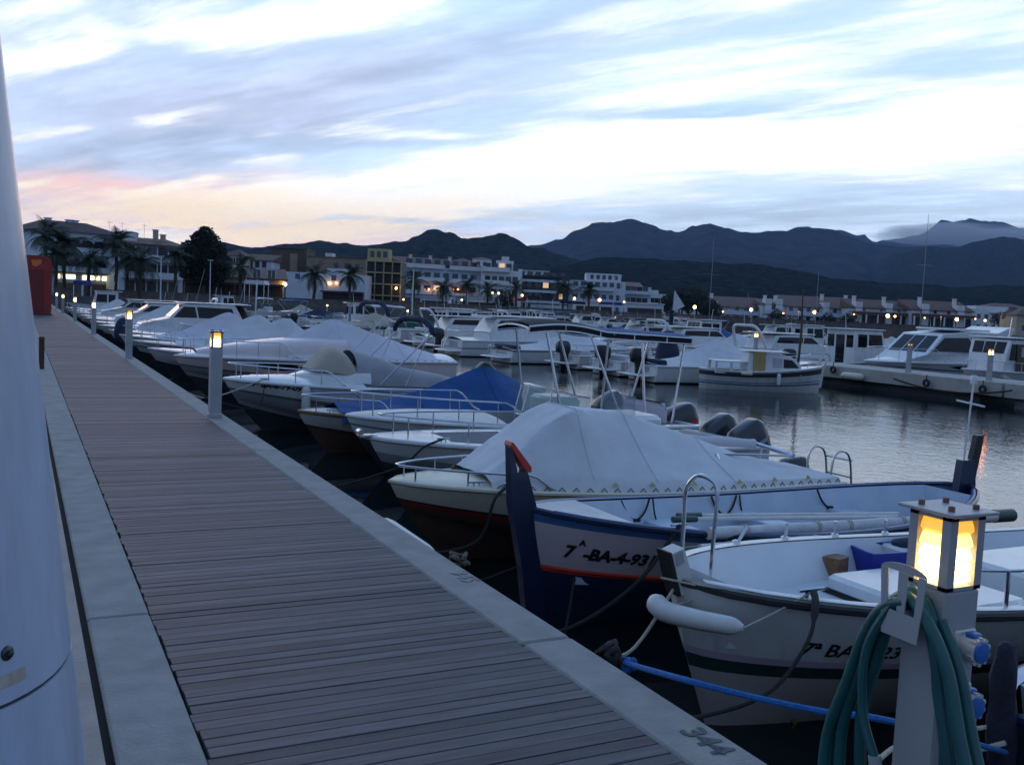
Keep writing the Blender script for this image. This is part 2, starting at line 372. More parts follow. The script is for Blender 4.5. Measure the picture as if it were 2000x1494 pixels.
SH=[(-900,112),(-300,112),(30,114),(350,120),(700,137),(1000,165),(1300,205),(1600,235),(2000,248),(2600,255)]
def flat(px,D):
    a=R(27)+math.atan((px-1000)/FPX); d=D/math.cos(math.atan((px-1000)/FPX)); return Vector((math.sin(a)*d,math.cos(a)*d,0))
LANDZ=.45
def build_land():
    m=mat('promenade_ground',(.14,.135,.13),.9,spec=.05,var=.25,scale=.15)
    b=MB(); P=[flat(*p) for p in SH]; rows=[]
    rows.append([(p.x,p.y,-3) for p in P]); rows.append([(p.x,p.y,LANDZ) for p in P])
    for k in (1.06,1.6,4,14,40): rows.append([(p.x*k,p.y*k,LANDZ) for p in P])
    b.grid(rows); struct(b.build('waterfront_ground',m,smooth=0))
build_land()
HILLM=mat('wooded_hillside',(.026,.030,.026),.95,spec=0,var=.75,scale=.06,bump=1,bscale=.12)
HILLD=mat('pine_hillside',(.018,.022,.018),.95,spec=0,var=.8,scale=.08,bump=1,bscale=.15)
HILLF=mat('mountain_slope',(.036,.038,.036),.95,spec=0,var=.5,scale=.012,bump=1,bscale=.01)
def hill(name,prof,D,front,back,m,rough=.02,step=8,steep=1.25):
    x0,x1=prof[0][0],prof[-1][0]; cols=[]; n=int((x1-x0)/step)
    ks=[-1,-.91,-.82,-.73,-.64,-.56,-.48,-.41,-.34,-.28,-.22,-.17,-.12,-.08,-.05,-.02,0,.12,.35,.7,1]
    rows=[[] for _ in ks]
    for i in range(n+1):
        px=lerp(x0,x1,i/n); py=sinterp(prof,px)
        q=A(px,py,D); h=q.z; base=Vector((q.x,q.y,0)); dr=base.normalized()
        for r,k in enumerate(ks):
            dd=k*(front if k<0 else back)
            f=(1-abs(k))**steep
            p=base+dr*dd
            nz=mnoise.fractal(Vector((p.x,p.y,0))*(3.6/max(front,1)),.8,2.1,7)*rough*h*6*(1 if k else .25)*(1-abs(k))
            j=(mnoise.noise(Vector((p.x,p.y,3))*.05)*rough*h*.4+mnoise.noise(Vector((p.x,p.y,9))*.21)*(D/1400)) if k==0 else 0
            rows[r].append((p.x,p.y,max(-1,LANDZ-.3+(h-LANDZ)*f+nz*(1 if k<0 else .3)+j)))
    struct(MB().grid(rows).build(name,m,smooth=80))
hill('hill',[(-200,500),(60,480),(330,478),(420,470),(500,483),(560,476),(620,474),(700,481),(790,472),(812,462),(840,454),(875,464),(905,473),(940,470),(985,464),(1015,474),(1040,485),(1120,508),(1250,540),(1330,575),(1400,602)],1900,1100,700,HILLM,.035,6)
hill('hill',[(1000,560),(1090,520),(1180,502),(1260,504),(1330,508),(1450,520),(1560,536),(1640,545),(1760,553),(1900,562),(2050,570),(2250,590)],1500,900,500,HILLD,.03,8)
hill('mountain',[(980,500),(1050,481),(1090,470),(1130,448),(1165,434),(1200,433),(1232,427),(1265,437),(1300,450),(1325,452),(1355,441),(1385,436),(1420,446),(1470,460),(1530,466),(1600,462),(1660,466),(1720,478),(1790,488),(1840,515),(1950,560)],4600,2600,1500,HILLF,.03,7)
hill('mountain',[(1700,520),(1760,494),(1820,486),(1865,488),(1905,476),(1960,480),(2020,472),(2200,470),(2500,520)],3600,2000,1200,HILLM,.03,8)
hill('mountain',[(1480,480),(1550,450),(1590,447),(1640,449),(1680,462),(1720,480),(1760,500)],6600,1500,1200,HILLF,.02,8)
hill('mountain',[(1660,490),(1730,468),(1800,460),(1850,440),(1900,431),(1950,433),(2000,446),(2080,462),(2200,480),(2400,520)],7400,2200,1200,HILLF,.02,8)
def build_lowcloud():
    m=bpy.data.materials.new('low_cloud_vapour'); m.use_nodes=True; nt=m.node_tree
    for n in list(nt.nodes): nt.nodes.remove(n)
    v=nd(nt,'ShaderNodeVolumePrincipled'); v.inputs['Color'].default_value=(.93,.95,1,1); v.inputs['Density'].default_value=.0040; v.inputs['Anisotropy'].default_value=.2
    o=nd(nt,'ShaderNodeOutputMaterial'); nt.links.new(v.outputs[0],o.inputs['Volume'])
    b=MB()
    c=A(1890,462,5600); rt=Vector((c.y,-c.x,0)).normalized(); fw=Vector((c.x,c.y,0)).normalized(); NU,NV=40,14
    rings=[]
    for i in range(NV+1):
        th=PI*i/NV; ring=[]
        for k in range(NU):
            ph=2*PI*k/NU; d=Vector((math.cos(ph)*math.sin(th),math.sin(ph)*math.sin(th),math.cos(th)))
            f=1+.35*mnoise.fractal(d*2.1+Vector((4,1,7)),1,2,3)
            ring.append(c+rt*d.x*470*f+fw*d.y*320*f+Vector((0,0,d.z*62*f-d.x*14)))
        rings.append(ring)
    b.loft(rings,True,(False,False)); ob=b.build('low_cloud',m,fixn=True); tag(ob,'pale bank of low cloud lying across the farthest mountain','cloud',kind='stuff')
build_lowcloud()
# ================================================================== THE PIER
CONC=mat('kerb_concrete',(.26,.26,.25),.85,var=.16,scale=5,bump=.35,bscale=60,dirt=.35,dcol=(.2,.19,.17))
CONC2=mat('quay_concrete',(.34,.29,.26),.9,var=.15,scale=3,bump=.3,bscale=40,dirt=.4,dcol=(.2,.17,.15))
DARKG=mat('pier_shadow_gap',(.02,.02,.02),.9)
PIER_END=112
def deckmat():
    m=mat('grooved_deck_plank',(.078,.074,.084),.60,var=.30,scale=5,stretch=(.6,6,1),island=.38,dirt=.4,dcol=(.10,.085,.08))
    nt=m.node_tree; b=nt.nodes['Principled BSDF']; tc=nd(nt,'ShaderNodeTexCoord'); w=nd(nt,'ShaderNodeTexWave',wave_type='BANDS',bands_direction='Y'); w.inputs['Scale'].default_value=46; w.inputs['Distortion'].default_value=.3
    nt.links.new(tc.outputs['Object'],w.inputs['Vector']); bp=nd(nt,'ShaderNodeBump'); bp.inputs['Strength'].default_value=.5; bp.inputs['Distance'].default_value=.004
    nt.links.new(w.outputs['Fac'],bp.inputs['Height']); nt.links.new(bp.outputs[0],b.inputs['Normal'])
    return m
def build_pier():
    pl=random.Random(3)
    b=MB(); y=-1.5; k=0
    while y<PIER_END:
        gap=.0042 if k%9 else .008
        dz=pl.uniform(-.002,.0015); x0=.594+pl.uniform(-.006,.008)
        b.box(x0,2.148+pl.uniform(-.004,.004),y,y+.078-gap,-.035+dz,dz,bev=.002 if y<12 else 0); y+=.078; k+=1
    struct(b.build('pier_deck',deckmat(),smooth=0))
    b=MB(); b.box(-2.6,2.40,-2,PIER_END,-.40,-.036); b.box(.62,2.3,-2,PIER_END,-3,-.401)
    struct(b.build('pier_base',DARKG,smooth=0))
    b=MB(); y=-2
    while y<PIER_END:
        b.box(2.152,2.425,y,y+5.985,-.30,.004,bev=.012); y+=6
    struct(b.build('kerb_outer',CONC,smooth=30))
    b=MB(); y=-1
    while y<PIER_END:
        b.box(.305,.588,y,y+5.985,-.035,.003,bev=.01); y+=6
    struct(b.build('kerb_inner',CONC,smooth=30))
    b=MB(); b.box(-2.5,.272,-2,PIER_END,-.035,.0); struct(b.build('quay_strip',CONC2,smooth=30))
    # stencilled berth numbers on the outer kerb
    for body,px,py,nm in (('344',1345,1422,'344'),('345',893,1116,'345')):
        vs,fs=text_mesh(body,.155,.004); p=G(px,py,.004)
        w=max(v.x for v in vs)
        mb=MB(); mb.add([(p.x+v.y*.92-.05,p.y-v.x,.0075) for v in vs],fs)
        o=mb.build('berth_number',mat('worn_stencil_paint',(.07,.075,.09),.8,var=.5,scale=25) if body=='344' else mat('faded_stencil_paint',(.225,.225,.22),.8,var=.4,scale=25),smooth=0)
        tag(o,'dark stencilled berth number 344 on the near kerb' if nm=='344' else 'faded stencilled berth number 345 on the kerb by the white fender','berth number')
build_pier()
def build_pylon():
    m=mat('white_pylon_paint',(.40,.46,.58),.38,var=.20,scale=2.2,dirt=.85,dcol=(.28,.31,.38),coat=.1,stretch=(2,2,.35))
    root=thing('tapered_pylon','big white tapering pylon with a bolted collar at the left edge of the pier','pylon',(-.35,2.3,0))
    b=MB(); n=64
    def ringz(z,add=0):
        r=.570-.118*z+add
        out=[]
        for k in range(n):
            a=2*PI*k/n; c,s=math.cos(a),math.sin(a); e=3.2
            d=(abs(c)**e+abs(s)**e)**(-1/e); d=1+(d-1)*.35
            out.append((r*d/1.03*c,r*d/1.03*s,z))
        return out
    b.loft([ringz(z) for z in (.83,.9,1.3,1.8,2.4,3.0,3.6,4.1)]); b.build('shaft',m,root,smooth=50)
    b=MB(); b.loft([ringz(z,.0) for z in (.004,.2,.5,.8,.822)]); b.build('collar',m,root,smooth=50); b=MB(); b.loft([ringz(z,-.004) for z in (.8225,.8295)]); b.build('seam_gap',mat('dark_seam',(.04,.045,.06),.8),root,smooth=0)
    # bolt and sticker face the walkway
    def onface(px,py,off=.006):
        d=ray(px,py); ax,ay=-.35,2.3
        t=1.5
        for _ in range(60):
            p=EYE+d*t; r=math.hypot(p.x-ax,p.y-ay); t+=(r-(.570-.118*p.z+off))*.5
        p=EYE+d*t; nrm=Vector((p.x-ax,p.y-ay,0)).normalized(); return p,nrm
    p,nn=onface(12,1275); q=nn.to_track_quat('Z','Y').to_matrix().to_4x4(); q.translation=p-Vector((-.35,2.3,0))
    b=MB(); b.lathe([(.014,-.02),(.014,.004),(.010,.007)],16,q); b.lathe([(.007,.007),(.007,.012),(.004,.013)],6,q); b.build('bolt',mat('dark_steel',(.08,.08,.09),.4,metal=.9),root)
    p,nn=onface(22,1325,.008); tg=Vector((-nn.y,nn.x,0)); pts=[]
    b=MB(); pp=[]
    for i in range(7):
        row=[]
        for z in (-.012,.012):
            u=(i-3)*.012; c=p-Vector((-.35,2.3,0))+tg*u; r=math.hypot(c.x,c.y); rr=(.570-.118*(p.z+z)+.0085); row.append((c.x*rr/r,c.y*rr/r,p.z+z))
        pp.append(row)
    b.grid(pp); b.build('sticker',mat('beige_sticker',(.42,.36,.32),.6,var=.2,scale=30),root)
build_pylon()
# ------------------------------------------------------------------ lamp posts
LPM=mat('lamp_post_grey_paint',(.36,.36,.37),.42,var=.08,scale=4,dirt=.2,dcol=(.22,.20,.18))
BOLTM=mat('rusty_bolt',(.22,.12,.09),.6,var=.3,metal=.4)
SOCKW=mat('socket_white',(.60,.56,.52),.45,var=.05); SOCKB=mat('socket_blue',(.03,.14,.42),.4,var=.1)
def lens_mesh(b,x0,x1,y0,y1,z0,z1,n):
    # a stack of bevelled louvre rings
    h=(z1-z0)/n
    for k in range(n):
        z=z0+k*h; i=.012
        b.loft([[(x0+i,y0+i,z),(x1-i,y0+i,z),(x1-i,y1-i,z),(x0+i,y1-i,z)],[(x0,y0,z+h*.25),(x1,y0,z+h*.25),(x1,y1,z+h*.25),(x0,y1,z+h*.25)],[(x0+.003,y0+.003,z+h*.55),(x1-.003,y0+.003,z+h*.55),(x1-.003,y1-.003,z+h*.55),(x0+.003,y1-.003,z+h*.55)],[(x0+i,y0+i,z+h*.98),(x1-i,y0+i,z+h*.98),(x1-i,y1-i,z+h*.98),(x0+i,y1-i,z+h*.98)]])
def make_lamp(label,loc,rz,detail=True,core=LAMPW,group='lamp pedestals along the pier',W=.072):
    root=thing('lamp_pedestal',label,'lamp pedestal',loc,rz,group)
    w=W
    b=MB(); b.box(-w,w,-w,w,.0,.895,bev=.006); b.box(-w-.012,w+.012,-w-.012,w+.012,.0,.05,bev=.004); b.build('post_body',LPM,root)
    b=MB()
    for sx in (-1,1):
        for sy in (-1,1): b.box(sx*(w-.014)-.014,sx*(w-.014)+.014,sy*(w-.014)-.014,sy*(w-.014)+.014,.896,1.098)
    b.box(-w,w,-w,w,.896,.906); b.box(-w,w,-w,w,1.085,1.0975); b.build('lantern_frame',LPM,root,smooth=0)
    i=w-.010
    b=MB(); lens_mesh(b,-i,i,-i,i,.908,1.000,3); b.build('lit_lens',core,root,smooth=0); b=MB(); lens_mesh(b,-i,i,-i,i,1.001,1.040,1); b.build('mid_lens',LAMPM if core in (LAMPW,LAMPN) else core,root,smooth=0)
    b=MB(); lens_mesh(b,-i,i,-i,i,1.041,1.084,1); b.build('amber_lens',LAMPA,root,smooth=0)
    b=MB(); r=w+.024; b.box(-r,r,-r,r,1.100,1.109,bev=.002); b.build('roof_plate',LPM,root)
    if detail:
        for sx in (-1,1):
            for sy in (-1,1):
                b=MB(); b.lathe([(.009,1.1095),(.009,1.121),(.007,1.123)],6,Matrix.Translation((sx*W*.72,sy*W*.72,0))); b.build('roof_bolt',BOLTM,root)
    return root
def build_foreground_lamp():
    root=make_lamp('nearest lamp pedestal, hung with a coiled green hose',(2.262,1.788,.004),R(0),W=.067)
    root['label']='nearest lit lamp pedestal on the pier with hose hook and blue capped sockets'; root['category']='lamp pedestal'
    w=.067
    # sockets on the face towards +X and -Y corner (seen at the right)
    for z in (.745,.595):
        M=Matrix.Translation((.010,-w-.001,z))@Matrix.Rotation(R(90),4,'X')
        s=MB(); s.box(-.042,.042,-.045,.045,.0,.012,bev=.004,M=M); s.lathe([(.036,.012),(.036,.052),(.033,.060)],24,M)
        for k in range(10):
            a=2*PI*k/10; s.box(-.005,.005,.033,.039,.045,.060,M=M@Matrix.Rotation(a,4,'Z'))
        so=s.build('power_socket',SOCKW,root)
        c=MB(); c.lathe([(.029,.0605),(.028,.066),(.02,.068)],24,M); c.box(-.016,.016,.030,.046,.018,.050,bev=.004,M=M); c.build('socket_cap',SOCKB,so)
    # slotted hose hook on the face towards the walkway (-X)
    hk=MB()
    th=R(-14)
    def fn(u,v,h): # u width (y), v height, h thickness along -X
        return (-w-.070-h, u+.012, .755+v)
    def q(poly): hk.prism(poly,0,.004,fn)
    W=.072
    def wd(v): return W*(.82+.25*(v/.2))
    q([(-wd(0),0),(wd(0),0),(wd(.07),.07),(-wd(.07),.07)])
    for u0,u1 in ((-1,-.68),(-.20,.20),(.68,1)):
        q([(u0*wd(.071),.071),(u1*wd(.071),.071),(u1*wd(.18),.18),(u0*wd(.18),.18)])
    arc=[(wd(.181)*math.cos(a)*1.0,.181+.022*math.sin(a)) for a in [PI*k/10 for k in range(11)]]
    q(arc)
    hk.tube([(-w,.012,.815),(-w-.072,.012,.815)],.016,8); hk.tube([(-w,.012,.78),(-w-.072,.012,.78)],.008,8)
    hk.build('hose_hook',LPM,root)
    return root
FL=build_foreground_lamp()
fl=bpy.data.lights.new('lantern_bulb','POINT'); fl.energy=2.2; fl.color=(1,.66,.28); fl.shadow_soft_size=.07
flo=bpy.data.objects.new('lantern_bulb',fl); COL.objects.link(flo); flo.location=(0,0,.99); flo.parent=FL
lp=[('second lit lamp pedestal from the viewer, before the white boat lettered BA-6-79-09',415,815),('third lit lamp pedestal along the pier kerb, before the pink-white cruiser',241,700),('fourth lit lamp pedestal, before the dark blue bow fender',172,653),('fifth lit lamp pedestal along the pier kerb',139,628),('sixth lit lamp pedestal, second from the red cabin',116.5,612),('farthest lit lamp pedestal, right beside the red cabin',101,603.5)]
for k,(lb,px,py) in enumerate(lp):
    p=G(px,py,0); make_lamp(lb,(min(2.28,max(2.26,p.x)),p.y,.004),0,k<1,core=LAMPN if k<2 else LAMPFW)
# ------------------------------------------------------------------ hose
def build_hose():
    m=mat('teal_hose_rubber',(.008,.085,.085),.38,var=.15,scale=10,coat=.1)
    b=MB(); rr=random.Random(5); c=Vector((2.262-.062-.036,1.800,.004))
    pts=[]; N=4
    for k in range(N):
        wl=.200+.065*math.sin(k*2.4+.6)+rr.uniform(-.015,.015); wr=.185+.07*math.cos(k*1.9); dep=.86+.10*math.sin(k*2.1+1); top=.853+.012*(k%3)
        off=-.030+.018*k
        for j in range(16):
            a=2*PI*j/16
            yy=math.sin(a); zz=math.cos(a)
            hw=(wl if yy>0 else wr)*(1.0 if zz<.3 else .85)
            z=top-dep*.5+dep*.5*zz if zz>0 else top-dep*.5+dep*.5*zz
            pts.append(c+Vector((off+.012*j/16+rr.uniform(-.004,.004),yy*hw*(1+.12*(-zz)),z)))
    b.tube(curvepts(pts,4),.0175,10)
    o=b.build('garden_hose',m); tag(o,'coiled teal green water hose hanging from the lamp pedestal','hose')
    e=MB(); e.tube(curvepts([c+Vector((-.03,.03,.85)),c+Vector((-.045,.10,.70)),c+Vector((-.045,.10,.52)),c+Vector((-.04,.05,.40))],6),.013,8); e.build('hose_tail',m,o)
    e=MB(); e.tube([c+Vector((-.04,.05,.405)),c+Vector((-.038,.035,.34))],.018,10); e.build('hose_nozzle',GREY,o)
build_hose()
# ------------------------------------------------------------------ red cabin, bollard
def build_red():
    p=G(78,614,0)
    root=thing('red_cabin','tall dark red cabin with rounded top standing at the far end of the pier','cabin',(.55,58.2,0))
    m=mat('red_cabin_paint',(.27,.02,.018),.45,var=.15,scale=2); 
    b=MB(); prof=[(-.95,0),(-1.0,.3),(-1.02,2.6),(-1.0,2.85),(-.90,3.02),(-.72,3.11),(.72,3.11),(.90,3.02),(1.0,2.85),(1.02,2.6),(1.0,.3),(.95,0)]
    b.prism(prof,-.8,.8,lambda u,v,h:(u,h,v)); b.build('cabin_shell',m,root,smooth=50,fixn=True)
    b=MB(); b.box(-.62,.62,-.825,-.802,.15,2.35,bev=.01); b.build('door',mat('red_door_paint',(.16,.012,.012),.5,var=.2),root)
    b=MB(); b.prism([(.02,2.86),(.52,2.9),(.5,2.68),(.26,2.52),(.08,2.56)],-.83,-.806,lambda u,v,h:(u,h,v)); b.build('orange_notice',mat('orange_notice',(.75,.18,.03),.5,emit=(1,.3,.05),estr=.0),root,smooth=0,fixn=True)
    b=MB(); b.box(-1.05,1.05,-.85,.85,0,.05); b.build('base_plate',mat('cabin_base',(.03,.03,.03),.7),root,smooth=0)
    q=G(81,721,0)
    b=MB(); b.lathe([(.05,0),(.05,.55),(.055,.56),(.055,.60),(.04,.62)],12,Matrix.Translation((q.x,q.y,0)));
    o=b.build('wooden_bollard',WOODD); tag(o,'short dark wooden post beside the white pylon','bollard')
build_red()
# ------------------------------------------------------------------ ropes and fenders
def rope(label,pts,r,m,name='mooring_rope',sag=0,group=None):
    if sag:
        a,b_=Vector(pts[0]),Vector(pts[-1]); pts=[a.lerp(b_,t)-Vector((0,0,sag*4*t*(1-t))) for t in [k/14 for k in range(15)]]
    else: pts=curvepts(pts,6)
    b=MB(); b.tube(pts,r,7); return tag(b.build(name,m),label,'rope',group)
def capsule(b,p,q,r,n=14):
    p,q=Vector(p),Vector(q); d=(q-p); L=d.length; Mx=d.to_track_quat('Z','Y').to_matrix().to_4x4(); Mx.translation=p
    pr=[(.25*r,-.10*r),(.6*r,.02*L),(.9*r,.07*L),(r,.15*L),(r,.85*L),(.9*r,.93*L),(.6*r,.98*L),(.25*r,L+.1*r)]
    b.lathe(pr,n,Mx)
def fender(label,p,q,r,m=WHITE2,name='fender'):
    b=MB(); capsule(b,p,q,r); o=b.build(name,m); 
    return tag(o,label,'fender')
fender('white fender lying along the pier edge near berth number 345',G(735,998,-.02)+Vector((.05,0,-.10)),G(832,1050,-.02)+Vector((.05,0,-.15)),.07)
for (lb,px,py,r) in (('frayed dark rope bundle on the pier edge left of the blue stem boat',890,1090,.055),('dark knotted mooring lump on the pier edge beside the blue rope',1182,1272,.05)):
    p=G(px,py,0); b=MB(); rr=random.Random(int(px))
    pts=[p+Vector((.02+rr.uniform(-.05,.06),rr.uniform(-.09,.09),rr.uniform(-.05,.03))) for _ in range(26)]
    b.tube(curvepts(pts,4),.014,6); tag(b.build('rope_bundle',ROPEK if px>1000 else mat('grimy_rope',(.10,.085,.07),.9,var=.4,scale=50)),lb,'rope bundle')
# ================================================================== BOAT BUILDER
class Boat:
    """x runs from the stern (0) to the bow (L), y to port, z from the waterline."""
    def __init__(s,name,label,cat,bow,L,B,fb=1.0,fs=.72,heading=180,group=None,draft=.3,rake=.75,t0=.42,p=2.3,q=.8,tr=.86,form='v',dip=0,stern_rake=0,flare=.75):
        s.L,s.B,s.fb,s.fs,s.draft,s.rake,s.t0,s.p,s.q,s.tr,s.form,s.dip,s.srk,s.fl=L,B,fb,fs,draft,rake,t0,p,q,tr,form,dip,stern_rake,flare
        h=R(heading); s.h=h
        s.o=Vector((bow[0]-math.cos(h)*L,bow[1]-math.sin(h)*L,WL))
        s.root=thing(name,label,cat,s.o,h,group); s.label=label
    def world(s,x,y,z):
        c,n=math.cos(s.h),math.sin(s.h); return Vector((s.o.x+c*x-n*y,s.o.y+n*x+c*y,s.o.z+z))
    def hb(s,t):
        if s.form=='double':
            return s.B/2*max(0,1-abs((t-.47)/.53 if t>.47 else (t-.47)/.47)**2.3)**.72
        f=1.0 if t<=s.t0 else max(0,1-((t-s.t0)/(1-s.t0))**s.p)**s.q
        return s.B/2*f*(s.tr+(1-s.tr)*sm(t/s.t0))
    def sz(s,t):
        if s.form=='double':
            return lerp(s.fs,s.fb,t)-s.dip*(1-(2*t-1)**2)
        return s.fs+(s.fb-s.fs)*(.25*t+.75*t**2.4)-s.dip*4*t*(1-t)
    def P(s,t,k,side=1,out=0):
        """k: 0 keel .. 1 sheer"""
        h=s.hb(t); zs=s.sz(t)
        if s.form=='v':
            zk=-s.draft+ (s.draft*.7)*max(0,(t-.5)/.5)**2
            zc=lerp(.06,zs*.62,max(0,(t-.25)/.75)**1.7)
            cf=lerp(.90,.42,max(0,(t-.2)/.8)**1.3)
            if k<.35: y=h*cf*k/.35; z=lerp(zk,zc,k/.35)
            else:
                a=(k-.35)/.65; y=h*(cf+(1-cf)*a**s.fl); z=lerp(zc,zs,a)
        else:
            zk=-s.draft
            if s.form=='double': e=lerp(.55,1.15,abs(2*t-1)**2)
            else: e=lerp(.6,1.15,t**2)
            y=h*(k**e); z=zk+(zs-zk)*k**1.25
        hh=max(0,min(1,(z+s.draft)/(zs+s.draft)))
        x=s.L*t-s.rake*t**4*(1-hh)**1.3
        if s.srk: x+=s.srk*(1-t)**4*(1-hh)**1.3
        return Vector((x,(y+out)*side,z))
    def hull(s,bands,n=30,m=13,name='hull',pts=()):
        """bands: [(kmax, material)] from the keel up"""
        mats=[b[1] for b in bands]; ks=sorted(set([i/(m-1) for i in range(m)]+[.35]+[b[0] for b in bands if b[0]<1]))
        ts=[i/n*.8 for i in range(n+1)]+[.8+.2*(i+1)/(n//2) for i in range(n//2)]
        b=MB()
        for kk in range(len(ks)-1):
            kmid=(ks[kk]+ks[kk+1])/2
            b.mi=next(i for i,x in enumerate(bands) if kmid<=x[0])
            for side in (1,-1):
                rows=[[s.P(t,ks[kk],side),s.P(t,ks[kk+1],side)] for t in ts]
                if side<0: rows=[r[::-1] for r in rows]
                b.grid(rows)
            if s.form!='double':
                a=[s.P(0,ks[kk],1),s.P(0,ks[kk+1],1),s.P(0,ks[kk+1],-1),s.P(0,ks[kk],-1)]
                b.add(a,[(0,1,2,3)])
        o=b.build(name,mats,s.root,smooth=35)
        import bmesh
        bm=bmesh.new(); bm.from_mesh(o.data); bmesh.ops.remove_doubles(bm,verts=bm.verts,dist=.0008); bmesh.ops.recalc_face_normals(bm,faces=bm.faces); bm.to_mesh(o.data); bm.free()
        o.data.set_sharp_from_angle(angle=R(35))
        s.hullob=o; return o
    def rub(s,m,r=.028,dz=-.01,k=1.0,name='rub_rail',n=34,stern=True):
        b=MB(); pts=[]
        ts=[i/n for i in range(n+1)]
        for t in ts: q=s.P(t,k,1,r*.4); pts.append((q.x,q.y,q.z+dz))
        for t in ts[::-1][1:]: q=s.P(t,k,-1,r*.4); pts.append((q.x,q.y,q.z+dz))
        if stern and s.form!='double': pts.append(pts[0])
        b.tube(pts,r,6); return b.build(name,m,s.root)
    def deck(s,m,t0=0,t1=1,crown=.05,n=24,dz=.0,inset=0,name='deck',thick=0):
        b=MB(); rows=[]
        for i in range(n+1):
            t=lerp(t0,t1,i/n); h=max(0,s.hb(t)-inset); z=s.sz(t)+dz; c=crown*min(1,h/(s.B*.35)); x=s.L*t
            rows.append([(x,h*j/6,z+c*(1-(j/6)**2)) for j in range(-6,7)])
        b.grid(rows); return b.build(name,m,s.root,smooth=50)
    def sidedeck(s,m,t0,t1,w,dz=.0,n=24,name='side_deck',bow=False):
        """gunwale cap strip of width w on both sides"""
        b=MB()
        for sd in (1,-1):
            rows=[]
            for i in range(n+1):
                t=lerp(t0,t1,i/n); h=s.hb(t); z=s.sz(t)+dz; x=s.L*t; hi=max(.0,h-w)
                r=[(x,h*sd,z),(x,(h+hi)/2*sd,z+.012),(x,hi*sd,z)]
                rows.append(r if sd<0 else r[::-1])
            b.grid(rows)
        return b.build(name,m,s.root,smooth=50)
    def cockpit(s,m,t0,t1,w,sole,n=24,name='cockpit_well',slope=.08,endw=True):
        b=MB(); cols=[]
        for i in range(n+1):
            t=lerp(t0,t1,i/n); h=max(.01,s.hb(t)-w); z=s.sz(t)-.004; x=s.L*t; hl=max(.005,h-slope); 
            if s.form in('round','double'):
                k=max(.02,min(1,((sole+s.draft)/(s.sz(t)+s.draft)))); hl=max(.005,min(hl,s.P(t,k**.8,1).y-w*.6))
            cols.append([(x,h,z),(x,lerp(h,hl,.5),lerp(z,sole,.5)),(x,hl,sole),(x,0,sole),(x,-hl,sole),(x,-lerp(h,hl,.5),lerp(z,sole,.5)),(x,-h,z)])
        b.grid(cols)
        if endw:
            for c,rv in ((cols[0],0),(cols[-1],1)): b.add(c,[tuple(range(7)) if not rv else tuple(range(6,-1,-1))])
        return b.build(name,m,s.root,smooth=30)
    def cover(s,m,ridge,t0,t1,k=1.15,over=.035,drop=.05,n=40,mm=22,wr=.016,seed=1,name='boat_cover',dzedge=0,inset=0,flatw=.0,seams=(),lash=False,sm_=32):
        b=MB(); rows=[]; sd=Vector((seed*3.7,seed*1.3,0))
        for i in range(n+1):
            t=lerp(t0,t1,i/n); h=max(.02,s.hb(t)+over-inset); z=s.sz(t)+dzedge; x=s.L*t; rr=sinterp(ridge,t) if k>0 else interp(ridge,t); row=[]
            for j in range(-mm//2,mm//2+1):
                v=j/(mm//2); u=abs(v); fw=interp(flatw,t) if isinstance(flatw,list) else flatw; uu=max(0,(u-fw)/(1-fw)); sh=1-uu**abs(k); sag=-.05*rr*math.sin(PI*min(1,uu))
                w=mnoise.fractal(Vector((x*1.4,v*1.2,0))+sd,1,2,4)*wr+math.sin((x*2.1+u*5+seed)*2.3)*wr*.35*(u*(1-u)*4)
                zz=z+rr*sh+sag+w*(1-u**6)*1.6
                if u>.999: zz=z-drop
                row.append((x+(w*1.0),h*v*(1 if u<.999 else 1.0),zz))
            rows.append(row)
        b.grid(rows); o=b.build(name,m,s.root,smooth=sm_)
        for ts_ in seams:
            i=round((ts_-t0)/(t1-t0)*n); q=MB(); q.tube([(p[0],p[1],p[2]+.004) for p in rows[i][1:-1]],.007,5); q.build('cover_seam',m,o)
        if lash:
            for sd in (0,-1):
                q=MB(); pp=[]
                for i in range(0,n+1):
                    p=rows[i][sd]; pp.append((p[0],p[1]+(.012 if p[1]>0 else -.012),p[2]+(.045 if i%2 else -.035)))
                q.tube(pp,.006,5); q.build('lashing_cord',ROPEK,o)
        return o
    def rail(s,t0,t1,h,inset=.07,r=.0125,nst=4,m=STEEL,name='bow_rail',lift=0,gap=False,n=22,end='down',mid=False):
        """pulpit: up from t0 on port, round the bow, down at t0 on starboard"""
        b=MB(); top=[]; sides=[]
        for sd in (1,-1):
            pts=[]
            for i in range(n+1):
                t=lerp(t0,t1,i/n); hh=max(.03,s.hb(t)-inset); z=s.sz(t)+h*(sm(min(1,i/(n*.18))) if end=='down' else 1)+lift*(i/n)
                pts.append(Vector((s.L*t,hh*sd,z+.02)))
            sides.append(pts)
        if gap:
            for p in sides: b.tube(p,r,6)
        else:
            b.tube(sides[0]+sides[1][::-1],r,6)
        for p in sides:
            for j in range(1,nst+1):
                i=round(n*j/(nst+(.6 if gap else .35))); i=min(i,n); q=p[i]; t=lerp(t0,t1,i/n); b.tube([(q.x-.05*0,q.y,s.sz(t)-.01),q],r*.85,6)
        if mid:
            for p in sides: b.tube([Vector((q.x,q.y,s.sz(q.x/s.L)+(q.z-s.sz(q.x/s.L))*.5)) for q in p[3:]],r*.7,5)
        return b.build(name,m,s.root)
